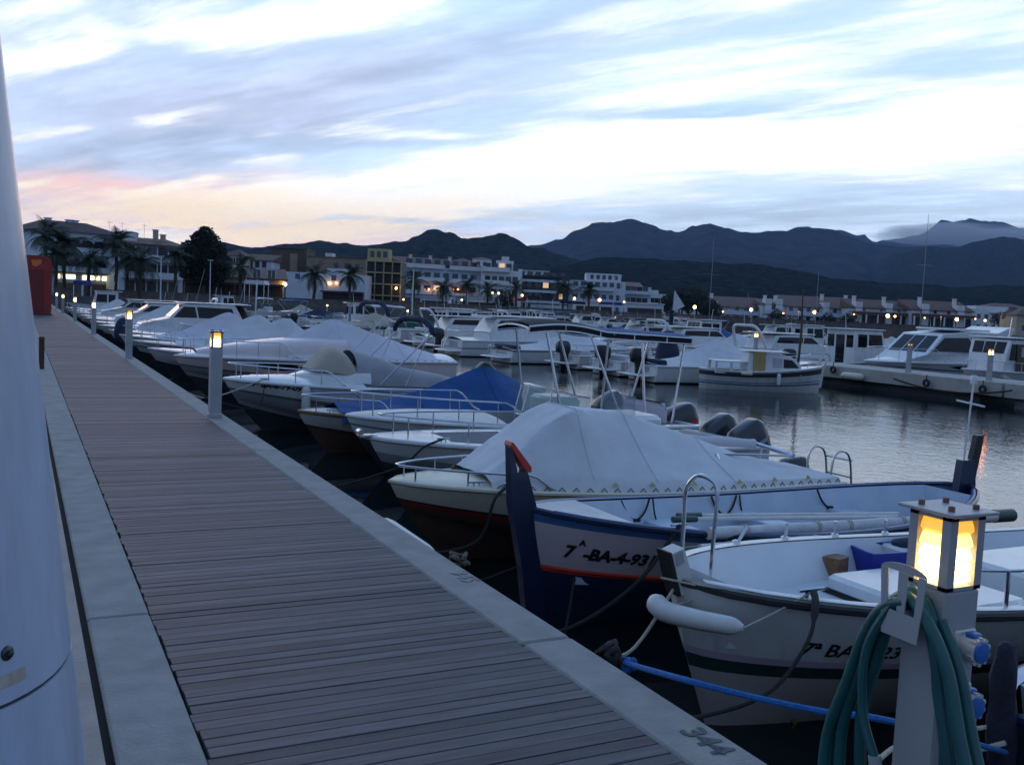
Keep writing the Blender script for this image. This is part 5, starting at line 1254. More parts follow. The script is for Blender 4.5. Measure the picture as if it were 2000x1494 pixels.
fill_row(65.2,47,116,3.9,'the row at the outer pontoon',GE,[CANW,CANN,CANW,CANBE,CANL],[None,BLUEP,None,GREYH,TEAL])
fill_row(52.5,52,112,4.6,'the row between the two pontoons','boats moored between the two pontoons',[CANW,CANL,CANB,CANW,CANG],[BLUEP,None,GREYH,None],first=3)
# ------------------------------------------------------------------ the small wooden cabin boat on the channel
def llaut():
    pb=G(1597,768,WL); ps=G(1366,757,WL); d=Vector((pb.x-ps.x,pb.y-ps.y,0)); hd=math.degrees(math.atan2(d.y,d.x)); L=d.length+.15
    b=Boat('cabin_boat','small white wooden cabin boat with ochre door and tall brown mast on the channel','boat',(pb.x+d.normalized().x*.1,pb.y+d.normalized().y*.1),L,1.75,.98,.72,hd,None,draft=.3,rake=.12,form='double',dip=.12,stern_rake=.05)
    b.hull([(.30,DARKB),(.56,WHITE2),(.60,BLUEP),(.83,WHITE2),(.95,mat('dark_sheer_band',(.05,.05,.05),.5)),(1,WHITE)],n=30,m=15); b.rub(WHITE,.03,-.005); b.rub(BLUEP,.014,0,k=.66,name='blue_strake')
    b.deck(WHITE,.62,1,.06); b.sidedeck(WHITE,.02,.63,.14,.004); b.cockpit(GREYD,.05,.62,.14,.30)
    L=b.L
    b.cabin([(L*.36,.35),(L*.80,.62),(L*.79,1.02),(L*.70,1.30),(L*.37,1.42),(L*.36,1.0)],.62,.54,WHITE,wt=1)
    b.cw=lambda z,x: .60-.06*(z-.35)
    b.cab.scale=(1,1,1)
    b.sidewin([(L*.56,.88),(L*.635,.88),(L*.635,1.20),(L*.56,1.22)],m=CGLASS,off=.03); b.sidewin([(L*.65,.88),(L*.775,.90),(L*.715,1.17),(L*.65,1.19)],off=.03)
    b.frontwin(L*.788,1.04,L*.715,1.26,k=.8,splits=2)
    s=MB(); s.box(L*.34,L*.69,-.60,.60,1.40,1.44,bev=.015,M=Matrix.Translation((0,0,.0))); b.part(s,'roof_panel',WHITE2,b.cab)
    s=MB(); s.box(L*.405,L*.50,-.64,-.60,.58,1.42); b.part(s,'ochre_door',WOODL,b.cab,smooth=0)
    s=MB(); s.box(L*.10,L*.34,-.635,-.60,.60,.66); s.box(L*.22,L*.24,-.635,-.60,.66,.98); s.box(L*.10,L*.36,-.64,.64,1.0,1.04,bev=.01); s.box(L*.10,L*.12,-.635,-.60,.66,1.0); s.box(L*.10,L*.12,.60,.635,.6,1.0); b.part(s,'aft_shelter',WHITE2,smooth=0)
    s=MB(); s.tube([(L*.80,0,.8),(L*.81,0,2.2),(L*.80,0,3.75)],[.05,.045,.022],8); b.part(s,'mast',WOODD)
    s=MB(); s.prism([(L-.10,.2),(L-.04,.9),(L+.10,1.18),(L+.14,1.16),(L+.06,.8),(L+.0,.2)],-.04,.04,lambda u,v,h:(u,h,v)); b.part(s,'stem_post',WHITE2,fixn=True,smooth=0)
    s=MB(); s.tube([(L-.2,-.1,1.0),(L+.02,-.05,1.45)],[.05,.03],8); b.part(s,'rolled_flag',WHITE2)
    for t,lb,mm in ((.60,'white fender on the side of the small wooden cabin boat',WHITE),(.30,'cream sideways fender on the small wooden cabin boat',CREAM)):
        q=b.P(t,.85,-1,.10); p=b.world(q.x,q.y,q.z+.12)
        if t>.5: fender(lb,p,p-Vector((0,0,.42)),.07,mm)
        else: q2=b.P(t+.09,.85,-1,.10); p2=b.world(q2.x,q2.y,q.z+.12); fender(lb,p,p2,.07,mm)
    s=MB(); 
    for x in (L*.3,L*.5,L*.85): s.tube([(x,-.55 if x<L*.8 else -.3,.8),(x+.12,-.5 if x<L*.8 else -.26,1.15)],.012,6)
    b.part(s,'rail_post',STEEL)
llaut()
# ------------------------------------------------------------------ pontoons and their lamps
def pontoon(label,x0,x1,y0,y1,zt):
    o=thing('pontoon',label,'pontoon',((x0+x1)/2,y0,0))
    cx=(x0+x1)/2; w=(x1-x0)/2
    s=MB(); y=0
    while y<y1-y0: s.box(-w,w,y,min(y+11.9,y1-y0),zt-.50,zt,bev=.02); y+=12
    s.build('concrete_deck',mat('pale_pontoon_concrete',(.40,.385,.35),.85,var=.12,scale=2,dirt=.4,dcol=(.3,.26,.2),bump=.3,bscale=30),o)
    s=MB(); y=1
    while y<y1-y0-1: s.box(-w+.25,w-.25,y,y+8,WL-.6,zt-.51); y+=12
    s.build('float',DARKB,o,smooth=0)
    return o
pontoon('middle concrete pontoon with tyre fenders across the channel',30.0,32.4,10,108,-.2)
pontoon('outer concrete pontoon far beyond the middle one',66.0,68.0,50,150,-.2)
for px,py,wd in ((1628,722,.9),(1668,735,.75),(1810,748,.9),(1920,760,.9)):
    d=ray(px,py); t=(29.9-0)/d.x; p=EYE+d*t
    if px==1668:
        s=MB(); capsule(s,p+Vector((-.1,.55,0)),p+Vector((-.1,-.55,0)),.15); tag(s.build('fender',CREAM),'cream fender lying against the face of the middle pontoon','fender')
    else:
        s=MB(); n=14
        rings=[[p+Vector((-.03+.05*math.cos(2*PI*j/8),(.11+.05*math.sin(2*PI*j/8))*math.cos(2*PI*k/n),(.11+.05*math.sin(2*PI*j/8))*math.sin(2*PI*k/n))) for j in range(8)] for k in range(n+1)]
        s.loft(rings,True,(False,False)); s.tube([p+Vector((-.03,0,.12)),p+Vector((-.02,0,.30))],.02,5)
        tag(s.build('tyre_fender',RUBK,fixn=True),{1628:'black tyre fender nearest the cabin boat bow on the pontoon face',1810:'black tyre fender on the pontoon face below the big cruiser',1920:'black tyre fender on the pontoon face nearest the right edge'}[px],'tyre')
rope('dark rope sagging along the face of the middle pontoon',[(29.85,26.5,-.45),(29.85,21.5,-.42)],.03,ROPEK,sag=.28)
def far_lamp(lb,loc,core,lit=True):
    o=make_lamp(lb,loc,0,False,core,'lamp pedestals on the pontoons'); 
    return o
lamps=[('unlit lamp pedestal on the middle pontoon before the big cruiser',(30.5,26.4,-.2),GREY),
 ('lit lamp pedestal on the middle pontoon at the right edge, beside the wooden-doored boat',(30.5,22.9,-.2),LAMPO),
 ('orange lit lamp pedestal on the middle pontoon above the tent-covered boat',(31.4,36.2,-.2),LAMPO),
 ('yellow lit lamp pedestal on the middle pontoon, left of the T-top canopy',(31.0,59.6,-.2),LAMPFW),
 ('pale lit lamp pedestal on the middle pontoon above the slanting beige canvas',(31.6,75.5,-.2),LAMPFW),
 ('small yellow lit lamp pedestal next to the pale one on the middle pontoon',(31.0,82.0,-.2),LAMPF),
 ('pale lit lamp pedestal at the far left end of the middle pontoon',(30.4,105.5,-.2),LAMPFW),
 ('lit lamp pedestal on the outer pontoon right of the wheelhouse boat with tall windows',tuple(flat(1688,84).xy)+(-.2,),LAMPO),
 ('lit lamp pedestal on the outer pontoon above the leaning steel post',tuple(flat(1333,108).xy)+(-.2,),LAMPO),
 ('lit lamp pedestal on the outer pontoon behind the blue half of the canopy',tuple(flat(1195,125).xy)+(-.2,),LAMPO)]
for lb,loc,c in lamps: far_lamp(lb,loc,c)
# masts of yachts further out
for k,(px,py0,D,h,lb) in enumerate(((1385,620,118,11,'tall thin yacht mast rising over the dark trees'),(1797,632,100,13,'faint tall yacht mast before the right hand mountains'),(1593,620,110,7.2,'short white flag mast behind the brown mast'),(805,604,90,4.6,'white pole behind the fishing boat with red bottom'))):
    p=A(px,py0,D); s=MB(); 
    s.tube([(p.x,p.y,-.2),(p.x,p.y,h)],[.035,.022] if k!=3 else [.07,.05],6); o=s.build('mast',GREY if k!=3 else WHITE); tag(o,lb,'mast')
    if k<2: s=MB(); s.tube([(p.x-1.1,p.y,h*.6),(p.x+1.1,p.y,h*.6)],.014,5); s.build('spreader',STEEL,o)
p=A(1310,640,70); s=MB(); s.tube([(p.x,p.y,-.2),(p.x,p.y,1.9)],.16,8); s.tube([(p.x,p.y,1.9),(p.x+.15,p.y,3.2)],[.05,.03],6); o=s.build('flag_mast',CANN); tag(o,'navy sleeved mast with a small pale triangular sail','mast')
s=MB(); s.prism([(0.03,1.75),(.13,3.3),(.9,2.2)],-.02,.02,lambda u,v,h:(p.x+u*.9,p.y-u*.45+h,v)); s.build('triangular_sail',CANW,o,smooth=0,fixn=True)
# ================================================================== THE WATERFRONT TOWN
RW=mat('white_render',(.66,.67,.68),.85,var=.08,scale=.6,dirt=.3,dcol=(.32,.31,.30))
RW2=mat('blue_white_render',(.55,.60,.66),.85,var=.08,scale=.6,dirt=.3,dcol=(.28,.29,.31))
RC=mat('cream_render',(.45,.39,.29),.85,var=.1,scale=.5,dirt=.3,dcol=(.26,.22,.17))
RT=mat('tan_render',(.28,.21,.155),.85,var=.12,scale=.5,dirt=.3,dcol=(.17,.14,.11))
RB=mat('brown_render',(.105,.075,.055),.85,var=.15,scale=.5)
RY=mat('ochre_slab',(.40,.34,.18),.8,var=.1,scale=.6)
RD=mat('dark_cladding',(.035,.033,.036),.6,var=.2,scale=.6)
RS=mat('stone_wall',(.13,.11,.095),.9,var=.35,scale=1.2,bump=.5,bscale=3)
TILE=mat('red_roof_tile',(.115,.062,.050),.85,var=.3,scale=3,bump=.6,bscale=6)
TILEL=mat('weathered_roof_tile',(.15,.095,.078),.85,var=.3,scale=3,bump=.6,bscale=6)
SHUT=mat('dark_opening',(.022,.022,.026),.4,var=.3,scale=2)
SHB=mat('blue_shutter',(.06,.11,.19),.6,var=.1)
class Bld:
    def __init__(s,name,label,px0,px1,pytop,D0,D1=None,depth=9,m=RW,cat='building',group=None,base=LANDZ):
        D1=D1 or D0; a,b=flat(px0,D0),flat(px1,D1); s.w=(b-a).length; d=(b-a).normalized()
        s.root=thing(name,label,cat,(a.x,a.y,base),math.atan2(d.y,d.x),group); s.base=base
        mid=(px0+px1)/2; s.h=A(mid,pytop,(D0+D1)/2).z-base; s.depth=depth; s.m=m; s.rr=random.Random(int(px0)); s.wm={}
        s.fac=FPX/((D0+D1)/2)
    def z(s,py,px=None): return None
    def body(s,x0=0,x1=None,y0=0,y1=None,z0=0,z1=None,m=None,name='wall'):
        b=MB(); b.box(x0,s.w if x1 is None else x1,y0,s.depth if y1 is None else y1,z0,s.h if z1 is None else z1); return b.build(name,m or s.m,s.root,smooth=0)
    def win(s,x,z,w,h,y=0,m=PGLASS,frame=None,name='window'):
        key=(round(w,2),round(h,2),m.name,frame.name if frame else '')
        if key not in s.wm:
            b=MB(); b.mi=0; b.box(-w/2,w/2,-.012,.05,0,h)
            if frame:
                b.mi=1; t=.09
                b.box(-w/2-t,w/2+t,-.06,.05,-t,-.002); b.box(-w/2-t,w/2+t,-.05,.05,h+.002,h+t); b.box(-w/2-t,-w/2-.002,-.045,.05,0,h); b.box(w/2+.002,w/2+t,-.045,.05,0,h); b.box(-.03,.03,-.03,-.013,0,h)
            s.wm[key]=b.mesh(name,[m,frame] if frame else m,0)
        o=bpy.data.objects.new(name,s.wm[key]); COL.objects.link(o); o.parent=s.root; o.location=(x,y,z); return o
    def windows(s,floors,cols,z0=.4,fh=3.0,w=1.2,h=1.5,sill=.9,x0=.8,x1=None,y=0,frame=None,skip=0,m=PGLASS,lit=0,mix=None):
        x1=s.w-.8 if x1 is None else x1
        for f in range(floors):
            for c in range(cols):
                if s.rr.random()<skip: continue
                mm=m
                if mix and s.rr.random()<.3: mm=mix
                if lit and s.rr.random()<lit: mm=LITDIM
                s.win(lerp(x0,x1,(c+.5)/cols),z0+f*fh+sill,w,h,y,mm,frame)
    def balcony(s,z,x0=0,x1=None,d=1.4,m=None,par=.95,y=0,rail=None,name='balcony'):
        x1=s.w if x1 is None else x1; b=MB(); b.box(x0,x1,y-d,y-.003,z-.18,z); 
        if par: b.box(x0,x1,y-d,y-d+.1,z+.002,z+par); 
        else: 
            for k in range(int((x1-x0)/.5)+1): b.box(x0+k*.5,x0+k*.5+.05,y-d+.02,y-d+.07,z,z+.9)
            b.box(x0,x1,y-d+.01,y-d+.08,z+.9,z+.96)
        return b.build(name,m or s.m,s.root,smooth=0)
    def hip(s,z,rh,over=.5,m=TILE,x0=0,x1=None,y0=0,y1=None,inset=None,name='roof'):
        x1=s.w if x1 is None else x1; y1=s.depth if y1 is None else y1; i=min((y1-y0)/2,(x1-x0)/2) if inset is None else inset; o=over; ym=(y0+y1)/2
        b=MB(); b.add([(x0-o,y0-o,z),(x1+o,y0-o,z),(x1+o,y1+o,z),(x0-o,y1+o,z),(x0+i,ym,z+rh),(x1-i,ym,z+rh)],[(3,2,1,0),(0,1,5,4),(1,2,5),(2,3,4,5),(3,0,4)])
        return b.build(name,m,s.root,smooth=0)
    def shed(s,z0,z1,over=.4,m=TILE,x0=0,x1=None,y0=0,y1=None,name='roof'):
        x1=s.w if x1 is None else x1; y1=s.depth if y1 is None else y1; b=MB(); o=over
        b.add([(x0-o,y0-o,z0),(x1+o,y0-o,z0),(x1+o,y1,z1),(x0-o,y1,z1),(x0-o,y0-o,z0-.2),(x1+o,y0-o,z0-.2),(x1+o,y1,z0-.2),(x0-o,y1,z0-.2)],[(0,1,2,3),(7,6,5,4),(0,4,5,1),(1,5,6,2),(2,6,7,3),(3,7,4,0)]); return b.build(name,m,s.root,smooth=0)
    def chimney(s,x,y,z,h=1.2,w=.6,m=None,par=None):
        b=MB(); b.box(x-w/2,x+w/2,y-w/2,y+w/2,z-.6,z+h); b.box(x-w*.65,x+w*.65,y-w*.65,y+w*.65,z+h+.002,z+h+.15); return b.build('chimney',m or s.m,par or s.root,smooth=0)
    def lamp(s,x,z,y=-.25,m=LAMPF,r=.16):
        b=MB(); b.lathe([(r*.4,-r),(r,-r*.4),(r,r*.4),(r*.4,r)],8,Matrix.Translation((x,y,z))); o=b.build('wall_lamp',m,s.root); b=MB(); b.box(x-.04,x+.04,y,-.0,z+r,z+r+.05); b.build('lamp_bracket',BLACK,o,smooth=0); return o
    def X(s,px):    # local x of a picture column on the facade
        D0=s.root.location; a=R(27)+math.atan((px-1000)/FPX); c,n=math.cos(s.root.rotation_euler.z),math.sin(s.root.rotation_euler.z)
        # intersect ray (sin a, cos a)*t with facade line
        den=math.sin(a)*n-math.cos(a)*c
        u=(D0.y*math.sin(a)-D0.x*math.cos(a))/(math.cos(a)*c-math.sin(a)*n); return u
# --- far left apartments
b=Bld('apartment_building','pale apartment block with dark hipped roof and lit restaurant below at far left',66,232,455,150,160,12,RW2)
H=b.h; fh=H/3.2
b.body(z1=H); b.hip(H,1.9,.6,mat('dark_roof_tile',(.07,.04,.035),.85,var=.3,scale=3),inset=3.2)
for f in range(1,3):
    z=f*fh+.3
    if z<H-1.5: b.balcony(z,1.5,b.w-.4,1.5,RW2,.9)
    b.windows(1,6,f*fh+.3,fh,1.6,2.0,.1,mix=SHB); b.body(2.0,b.w-1.0,-.03,-.013,f*fh+.35,f*fh+2.0,SHUT,'loggia_shade_strip')  # flat dark strip on the wall paints the shade of an open loggia
o=b.body(.3,b.w-.3,-1.6,-.01,3.1,3.3,RB,'terrace_roof')
for k in range(9):
    if k in(3,): continue
    x=b.w*(.24+.078*k); w=.55+.5*((k*7)%3)/2; b.win(x,2.25,w,.62,-.06,LITWIN,name='lit_window'); 
b.body(b.w*.2,b.w*.95,-.06,-.02,.3,1.6,mat('restaurant_front',(.16,.11,.06),.6,emit=(1,.6,.25),estr=.0),'shop_front')
for x in (b.w*.3,b.w*.55,b.w*.62): b.chimney(x,6,H+1.5,.6,.8)
b=Bld('apartment_building','white apartment house with red tiled roof and chimneys left of the big dark tree',226,352,478,152,158,11,RW2)
H=b.h; b.body(); b.shed(H,H+1.5,.5,TILE); b.windows(3,5,.2,H/3.05,1.5,1.9,.4,frame=None,mix=SHUT); 
for f in (1,2): b.balcony(f*H/3.05+.3,.5,b.w-.5,1.3,RW2,.85)
for x,h in ((b.w*.32,1.0),(b.w*.42,.8),(b.w*.74,1.6),(b.w*.86,.9)): b.chimney(x,6.5,H+1.0,h,.7,RC)
b.body(b.w*.1,b.w*.35,3,6,H+.3,H+1.9,RW,'roof_room')
for x in (b.w*.05,b.w*.25,b.w*.6):
    s=MB(); s.tube([(x,8,H+.8),(x,8,H+3.6)],.03,4); s.tube([(x-.5,8,H+3.4),(x+.5,8,H+3.4)],.02,4); s.build('tv_aerial',STEEL,b.root)
b=Bld('house','dark reddish house behind the white pylon at far left',20,72,478,165,None,8,RB); b.body(); b.hip(b.h,1.6,.4,TILE); b.windows(2,3,.3,3.0,1.0,1.3)
b=Bld('house','cream house with red roof behind the big dark tree',426,470,500,215,None,8,RC); b.body(); b.hip(b.h,1.7,.4,TILE); b.windows(3,3,.3,3.2,1.0,1.4,frame=RW)
b=Bld('house','small white house with red roof left of the brown windowless block',468,522,508,220,None,8,RW2); b.body(); b.shed(b.h,b.h+1.6,.4,TILE); b.windows(3,3,.3,3.0,1.0,1.4)
b=Bld('restaurant','two storey cream restaurant with tiled roof and lantern at its corner',352,548,541,142,146,8,RC)
H=b.h; b.body(); b.shed(H,H+1.7,.55,TILEL,y1=b.depth); b.windows(1,6,.2,3,1.05,1.35,3.0+.3,frame=RW); b.lamp(b.w+.1,H*.80,-.4,LAMPF,.28)
b.body(0,b.w,-2.6,-.01,2.55,2.75,TILE,'porch_roof'); b.body(.2,b.w-.2,-.06,-.01,.05,2.4,RB,'porch_wall')
for k in range(7): b.body(b.w*k/6.02,b.w*k/6.02+.2,-2.5,-2.3,0,2.549,RB,'porch_post')
b=Bld('apartment_building','windowless brown block behind the restaurant',520,590,487,235,None,10,RB); b.body(); b.body(b.w*.55,b.w*.75,-.03,-.003,.5,b.h*.92,RT,'pilaster'); b.body(-.15,b.w+.15,-.15,b.depth,b.h+.002,b.h+.25,RD,'parapet')
b=Bld('apartment_building','long tan block with stepped roof beside the brown block',590,706,504,230,None,10,RT); b.body(); b.body(b.w*.30,b.w*.42,1,5,b.h+.002,b.h+1.1,RW,'stair_head'); b.windows(1,5,b.h-3.2,3,1.0,1.2,.8,skip=.3); b.body(-.1,b.w+.1,-.2,b.depth,b.h+.002,b.h+.2,TILEL,'cornice')
b=Bld('building','low bluish white building with two small wall lamps behind two palms',548,706,534,182,None,8,RW2)
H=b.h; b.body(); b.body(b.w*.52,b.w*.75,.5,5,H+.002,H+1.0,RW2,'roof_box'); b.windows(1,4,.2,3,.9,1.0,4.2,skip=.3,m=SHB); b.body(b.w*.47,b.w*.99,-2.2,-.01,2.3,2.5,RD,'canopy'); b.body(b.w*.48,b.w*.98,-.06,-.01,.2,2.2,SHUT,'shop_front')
b.lamp(b.X(637),A(637,553,182).z-LANDZ,-.3,LAMPF,.20); b.lamp(b.X(650),A(650,553,182).z-LANDZ,-.3,LAMPO,.18)
b=Bld('apartment_building','ochre framed building with open dark storeys and scaffold-like balconies',706,774,510,190,None,10,RD)
H=b.h; b.body(0,b.w,1.5,b.depth); n=4
for f in range(n+1): b.body(-.1,b.w+.1,-.1,1.49,H*f/n-.18 if f else .0,H*f/n+.05 if f else .15,RY,'floor_slab')
for k in range(5): b.body(b.w*k/4.06,b.w*k/4.06+.22,.1,.4,.16,H-.19,RY,'column')
for f in range(n): b.balcony(H*f/n+.1,.2,b.w-.2,.25,RD,0,y=.3,name='railing')
b.windows(4,4,.1,H/4,1.3,1.6,.3,y=1.5,m=SHUT); b.body(b.w*.0,b.w*.62,1.6,6,H+.06,H+2.4,RY,'penthouse'); b.windows(1,3,H+.1,3,.8,1.2,.6,x0=.3,x1=b.w*.6,y=1.6)
b.lamp(b.X(767),A(767,563,190).z-LANDZ,-.4,LAMPF,.22)
b=Bld('apartment_building','long white apartment row with red tiled roof and strip balconies in the town centre',774,930,517,232,240,10,RW2)
H=b.h; b.body(); b.shed(H,H+1.8,.4,TILE); 
for f in range(1,4): b.balcony(f*3.1+.2,.3,b.w*.52,1.3,RW,.8); b.balcony(f*3.1+.2,b.w*.58,b.w-.3,1.3,RW,.8)
b.windows(4,8,.2,3.1,1.5,1.8,.2,mix=SHB,lit=.03)
for px in (826,838,882): b.lamp(b.X(px),A(px,565,235).z-LANDZ,-1.6,LAMPO,.20)
for x in (.2,.45,.7): b.chimney(b.w*x,6,H+1.0,1.1,.6,RW)
b=Bld('apartment_building','white four storey block with stepped penthouse right of the long red-roofed row',930,1010,524,236,None,10,RW)
H=b.h; b.body(); b.body(b.w*.35,b.w*.78,1.5,7,H+.002,H+1.9,RW,'penthouse'); b.body(b.w*.48,b.w*.66,2,6,H+1.91,H+2.9,RW,'stair_head')
for f in range(1,4): b.balcony(f*3.1+.2,.2,b.w*.7,1.3,RW,.85)
b.windows(4,5,.2,3.1,1.3,1.7,.2,lit=.05,mix=SHUT)
b=Bld('house','white upper house with flat roof on the slope behind the red-roofed row',912,948,506,300,None,8,RW,base=LANDZ); b.body(); b.windows(1,2,b.h-3,3,1.1,1.2,.9); b.hip(b.h,.7,.3,TILEL)
b=Bld('apartment_building','dark modern building with white floor bands in the town centre',980,1102,541,245,None,11,RD)
H=b.h; b.body(); 
for f in range(1,5):
    if f*2.6<H: b.body(b.w*.25 if f<3 else b.w*.12,b.w*(.98 if f%2 else .8),-1.2,-.01,f*2.6-.25,f*2.6+.35,RW2 if f<4 else RD,'floor_band')
b.body(b.w*.40,b.w*.98,-.8,-.02,.0,2.0,RW2,'ground_wall'); b.body(-.3,b.w+.3,-.6,b.depth,H+.002,H+.3,RD,'roof_slab'); b.windows(4,7,.4,2.6,1.4,1.3,.6,lit=.08,y=0)
b=Bld('apartment_building','white apartment block with pale roof boxes right of the dark modern building',1102,1212,549,250,None,10,RW2)
H=b.h; b.body(); b.body(b.w*.30,b.w*.92,1,7,H+.002,H+2.0,RW,'penthouse'); b.windows(1,5,H,3,.9,1.1,.5,x0=b.w*.35,x1=b.w*.88,y=1); b.windows(3,7,.2,3.1,1.2,1.4,.6,mix=SHB)
for f in (1,2): b.balcony(f*3.1+.2,.5,b.w*.8,1.2,RW2,.8)
b=Bld('apartment_building','grey white stepped apartment block with red terrace roofs, left of the pine grove',1205,1262,560,255,None,9,RW2)
b.body(); b.shed(b.h,b.h+1.4,.3,TILEL,x1=b.w*.7); b.windows(3,4,.2,2.9,1.4,1.4,.5,mix=SHUT)
for f in (1,2): b.balcony(f*2.9+.2,.2,b.w-.2,1.2,RW2,.7)
b=Bld('house','lowest white house of the stepped town edge, beside the pine grove',1255,1292,574,260,None,8,RW); b.body(); b.windows(2,3,.3,2.9,1.1,1.2,.8); b.body(.2,b.w*.6,1,5,b.h+.002,b.h+1,RW,'penthouse')
# --- the terraces at the right
def terrace(lb,x0,x1,top,D,roof=2.0,arcade=False,gables=()):
    b=Bld('terraced_house',lb,x0,x1,top,D,None,9,RW2,'house','terraced houses at the right of the harbour'); H=b.h
    b.body(); b.shed(H,H+roof,.5,TILEL if not arcade else TILE)
    if arcade:
        b.body(0,b.w,-2.0,-.01,H*.68,H*.80,TILE,'porch_roof')
        n=max(3,int(b.w/2.6))
        for k in range(n+1): b.body(b.w*k/n*.985,b.w*k/n*.985+.3,-1.9,-1.5,0,H*.679,RW,'porch_post')
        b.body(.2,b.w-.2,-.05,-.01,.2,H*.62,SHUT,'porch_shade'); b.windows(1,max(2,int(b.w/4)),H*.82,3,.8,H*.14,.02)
    else:
        b.windows(2,max(3,int(b.w/2.6)),.3,H*.5,1.1,1.2,.8,frame=None); b.balcony(H*.52,.2,b.w-.2,1.1,RW2,.8)
    for g in gables:
        o=b.body(b.w*g-.9,b.w*g+.9,-.5,3.0,0,H+1.5,RW,'gable_wall'); b.chimney(b.w*g,4,H+roof*.8,1.1,.8,RW)
    return b
terrace('terraced houses with long red roof at the left end of the right hand row',1380,1482,600,272,3.0,gables=(.05,))
terrace('white gabled terraced house between two long red roofs',1480,1522,594,268,1.5,gables=(.25,.75))
terrace('terraced houses with long red roof behind the tall brown mast',1522,1652,600,272,3.2,gables=(.62,.98))
terrace('terraced house with dark arcade and lit porch behind the three-windowed wheelhouse',1655,1768,602,262,2.4,True,gables=(.1,.62))
terrace('terraced house with arcade and red roof above the big cruiser',1770,1888,606,258,2.6,True,gables=(.22,.80))
b=Bld('apartment_building','white flat-roofed house at the right end of the terraces',1888,1972,604,262,None,9,RW); b.body(); b.windows(2,5,.3,2.8,1.0,1.2,.8,mix=SHUT); b.body(b.w*.1,b.w*.9,.5,6,b.h+.002,b.h+.8,RW,'penthouse'); b.body(b.w*.4,b.w+.8,-1,b.depth,b.h-1.0,b.h-.7,RW,'roof_slab')
b=Bld('house','small house with pinkish red roof at the right edge',1975,2040,616,230,None,8,RC); b.body(); b.hip(b.h,2.2,.5,TILEL); b.windows(1,3,.3,2.8,1,1.2,.9)
# --- further blocks that close the town front
for (nm,lb,x0,x1,top,D,m,roof,fl) in (
 ('house','small white house with tile roof behind the right end of the long red-roofed row',872,914,511,310,RW,TILEL,3),
 ('house','pale block with flat roof behind the dark modern building',1010,1062,530,305,RW2,None,3),
 ('house','white upper block behind the white building with roof boxes',1150,1202,540,310,RW,None,3),
 ('house','low white house between the stepped blocks and the pine grove',1286,1322,586,300,RW,TILEL,2),
 ('house','low pale house behind the pine grove',1326,1384,590,300,RW2,TILEL,2),
 ('house','pale upper house behind the left red-roofed terraces',1402,1470,588,330,RW,TILEL,2),
 ('house','pale upper house behind the brown mast terraces, left one',1532,1592,590,330,RW2,TILEL,2),
 ('house','pale upper house behind the brown mast terraces, right one',1600,1652,592,325,RW,None,2),
 ('house','white upper house behind the first lit arcade',1690,1755,594,325,RW,TILEL,2),
 ('house','white upper house with pale flat roof behind the second arcade',1800,1882,597,325,RW,None,2),
 ('house','pale house behind the white flat-roofed house at right',1915,1995,600,320,RW2,TILEL,2),
 ('pavilion','low glazed pavilion before the long red-roofed row',815,870,581,195,RW2,None,1),
 ('pavilion','low white pavilion before the white four storey block',905,985,584,205,RW,None,1),
 ('pavilion','low white pavilion before the block with roof boxes',1115,1190,590,212,RW,None,1),
 ('pavilion','low pale pavilion before the stepped apartment block',1215,1288,594,222,RW2,None,1)):
    b=Bld(nm,lb,x0,x1,top,D,None,8,m); b.body()
    if roof: b.hip(b.h,1.3,.4,roof)
    else: b.body(-.2,b.w+.2,-.3,b.depth,b.h+.002,b.h+.25,m,'parapet')
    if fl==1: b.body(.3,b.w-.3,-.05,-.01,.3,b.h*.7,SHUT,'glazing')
    else: b.windows(fl,max(3,int(b.w/2.8)),b.h-fl*2.8-.1,2.8,1.0,1.2,.8,mix=SHUT)
# ------------------------------------------------------------------ walls and low things along the quay
def strip(name,label,px0,px1,D0,D1,z0,z1,th,m,cat,**k):
    a,b_=flat(px0,D0),flat(px1,D1); d=(b_-a); L=d.length; s=MB(); s.box(0,L,0,th,z0,z1); s.box(-.05,L+.05,-.08,th+.08,z1+.002,z1+.12); o=s.build(name,m,smooth=0); o.location=(a.x,a.y,0); o.rotation_euler=(0,0,math.atan2(d.y,d.x)); return tag(o,label,cat)
strip('quay_wall','low stone quay wall before the restaurant at left',100,700,118,140,LANDZ-.05,1.25,.4,RS,'wall')
strip('quay_wall','grey brown promenade wall in the middle of the town front',705,1290,142,205,LANDZ-.05,1.5,.4,RS,'wall')
strip('quay_wall','low dark wall before the red-roofed terraces',1295,2060,208,250,LANDZ-.05,1.6,.4,RS,'wall')
def awning(label,px,D,w,m,z=2.3):
    p=flat(px,D); o=thing('awning',label,'awning',(p.x,p.y,LANDZ),-R(27)); s=MB(); s.prism([(-w/2,z),(w/2,z),(w/2*.9,z+.5),(-w/2*.9,z+.5)],-1.2,1.2,lambda u,v,h:(u,h,v)); s.build('awning_cloth',m,o,smooth=0,fixn=True)
    for sx in (-1,1):
        for y in (-1.1,1.1): s=MB(); s.box(sx*w*.46-.04,sx*w*.46+.04,y-.04,y+.04,0,z-.002); s.build('awning_post',STEEL,o,smooth=0)
AWR=mat('red_awning',(.35,.03,.03),.8); AWB=mat('blue_awning',(.02,.05,.25),.8)
for lb,px,D,w,m,z in (('small blue awning below the lit restaurant',156,116,1.2,AWB,1.3),('red awning on the promenade right of the white pole',893,165,2.4,AWR,3.0),('small red kiosk awning near the dark box',1008,178,2.2,AWR,2.2),('dark box shelter before the modern building',1047,176,5,mat('dark_awning',(.03,.025,.03),.8),2.8),('navy awning before the white block in the centre',1110,185,5,CANN,2.2),('bright blue awning under the orange street lamp',1185,190,4.5,AWB,2.4),('white parasol-like awning on the quay',495,122,2.6,RW,2.4)): awning(lb,px,D,w,m,z)
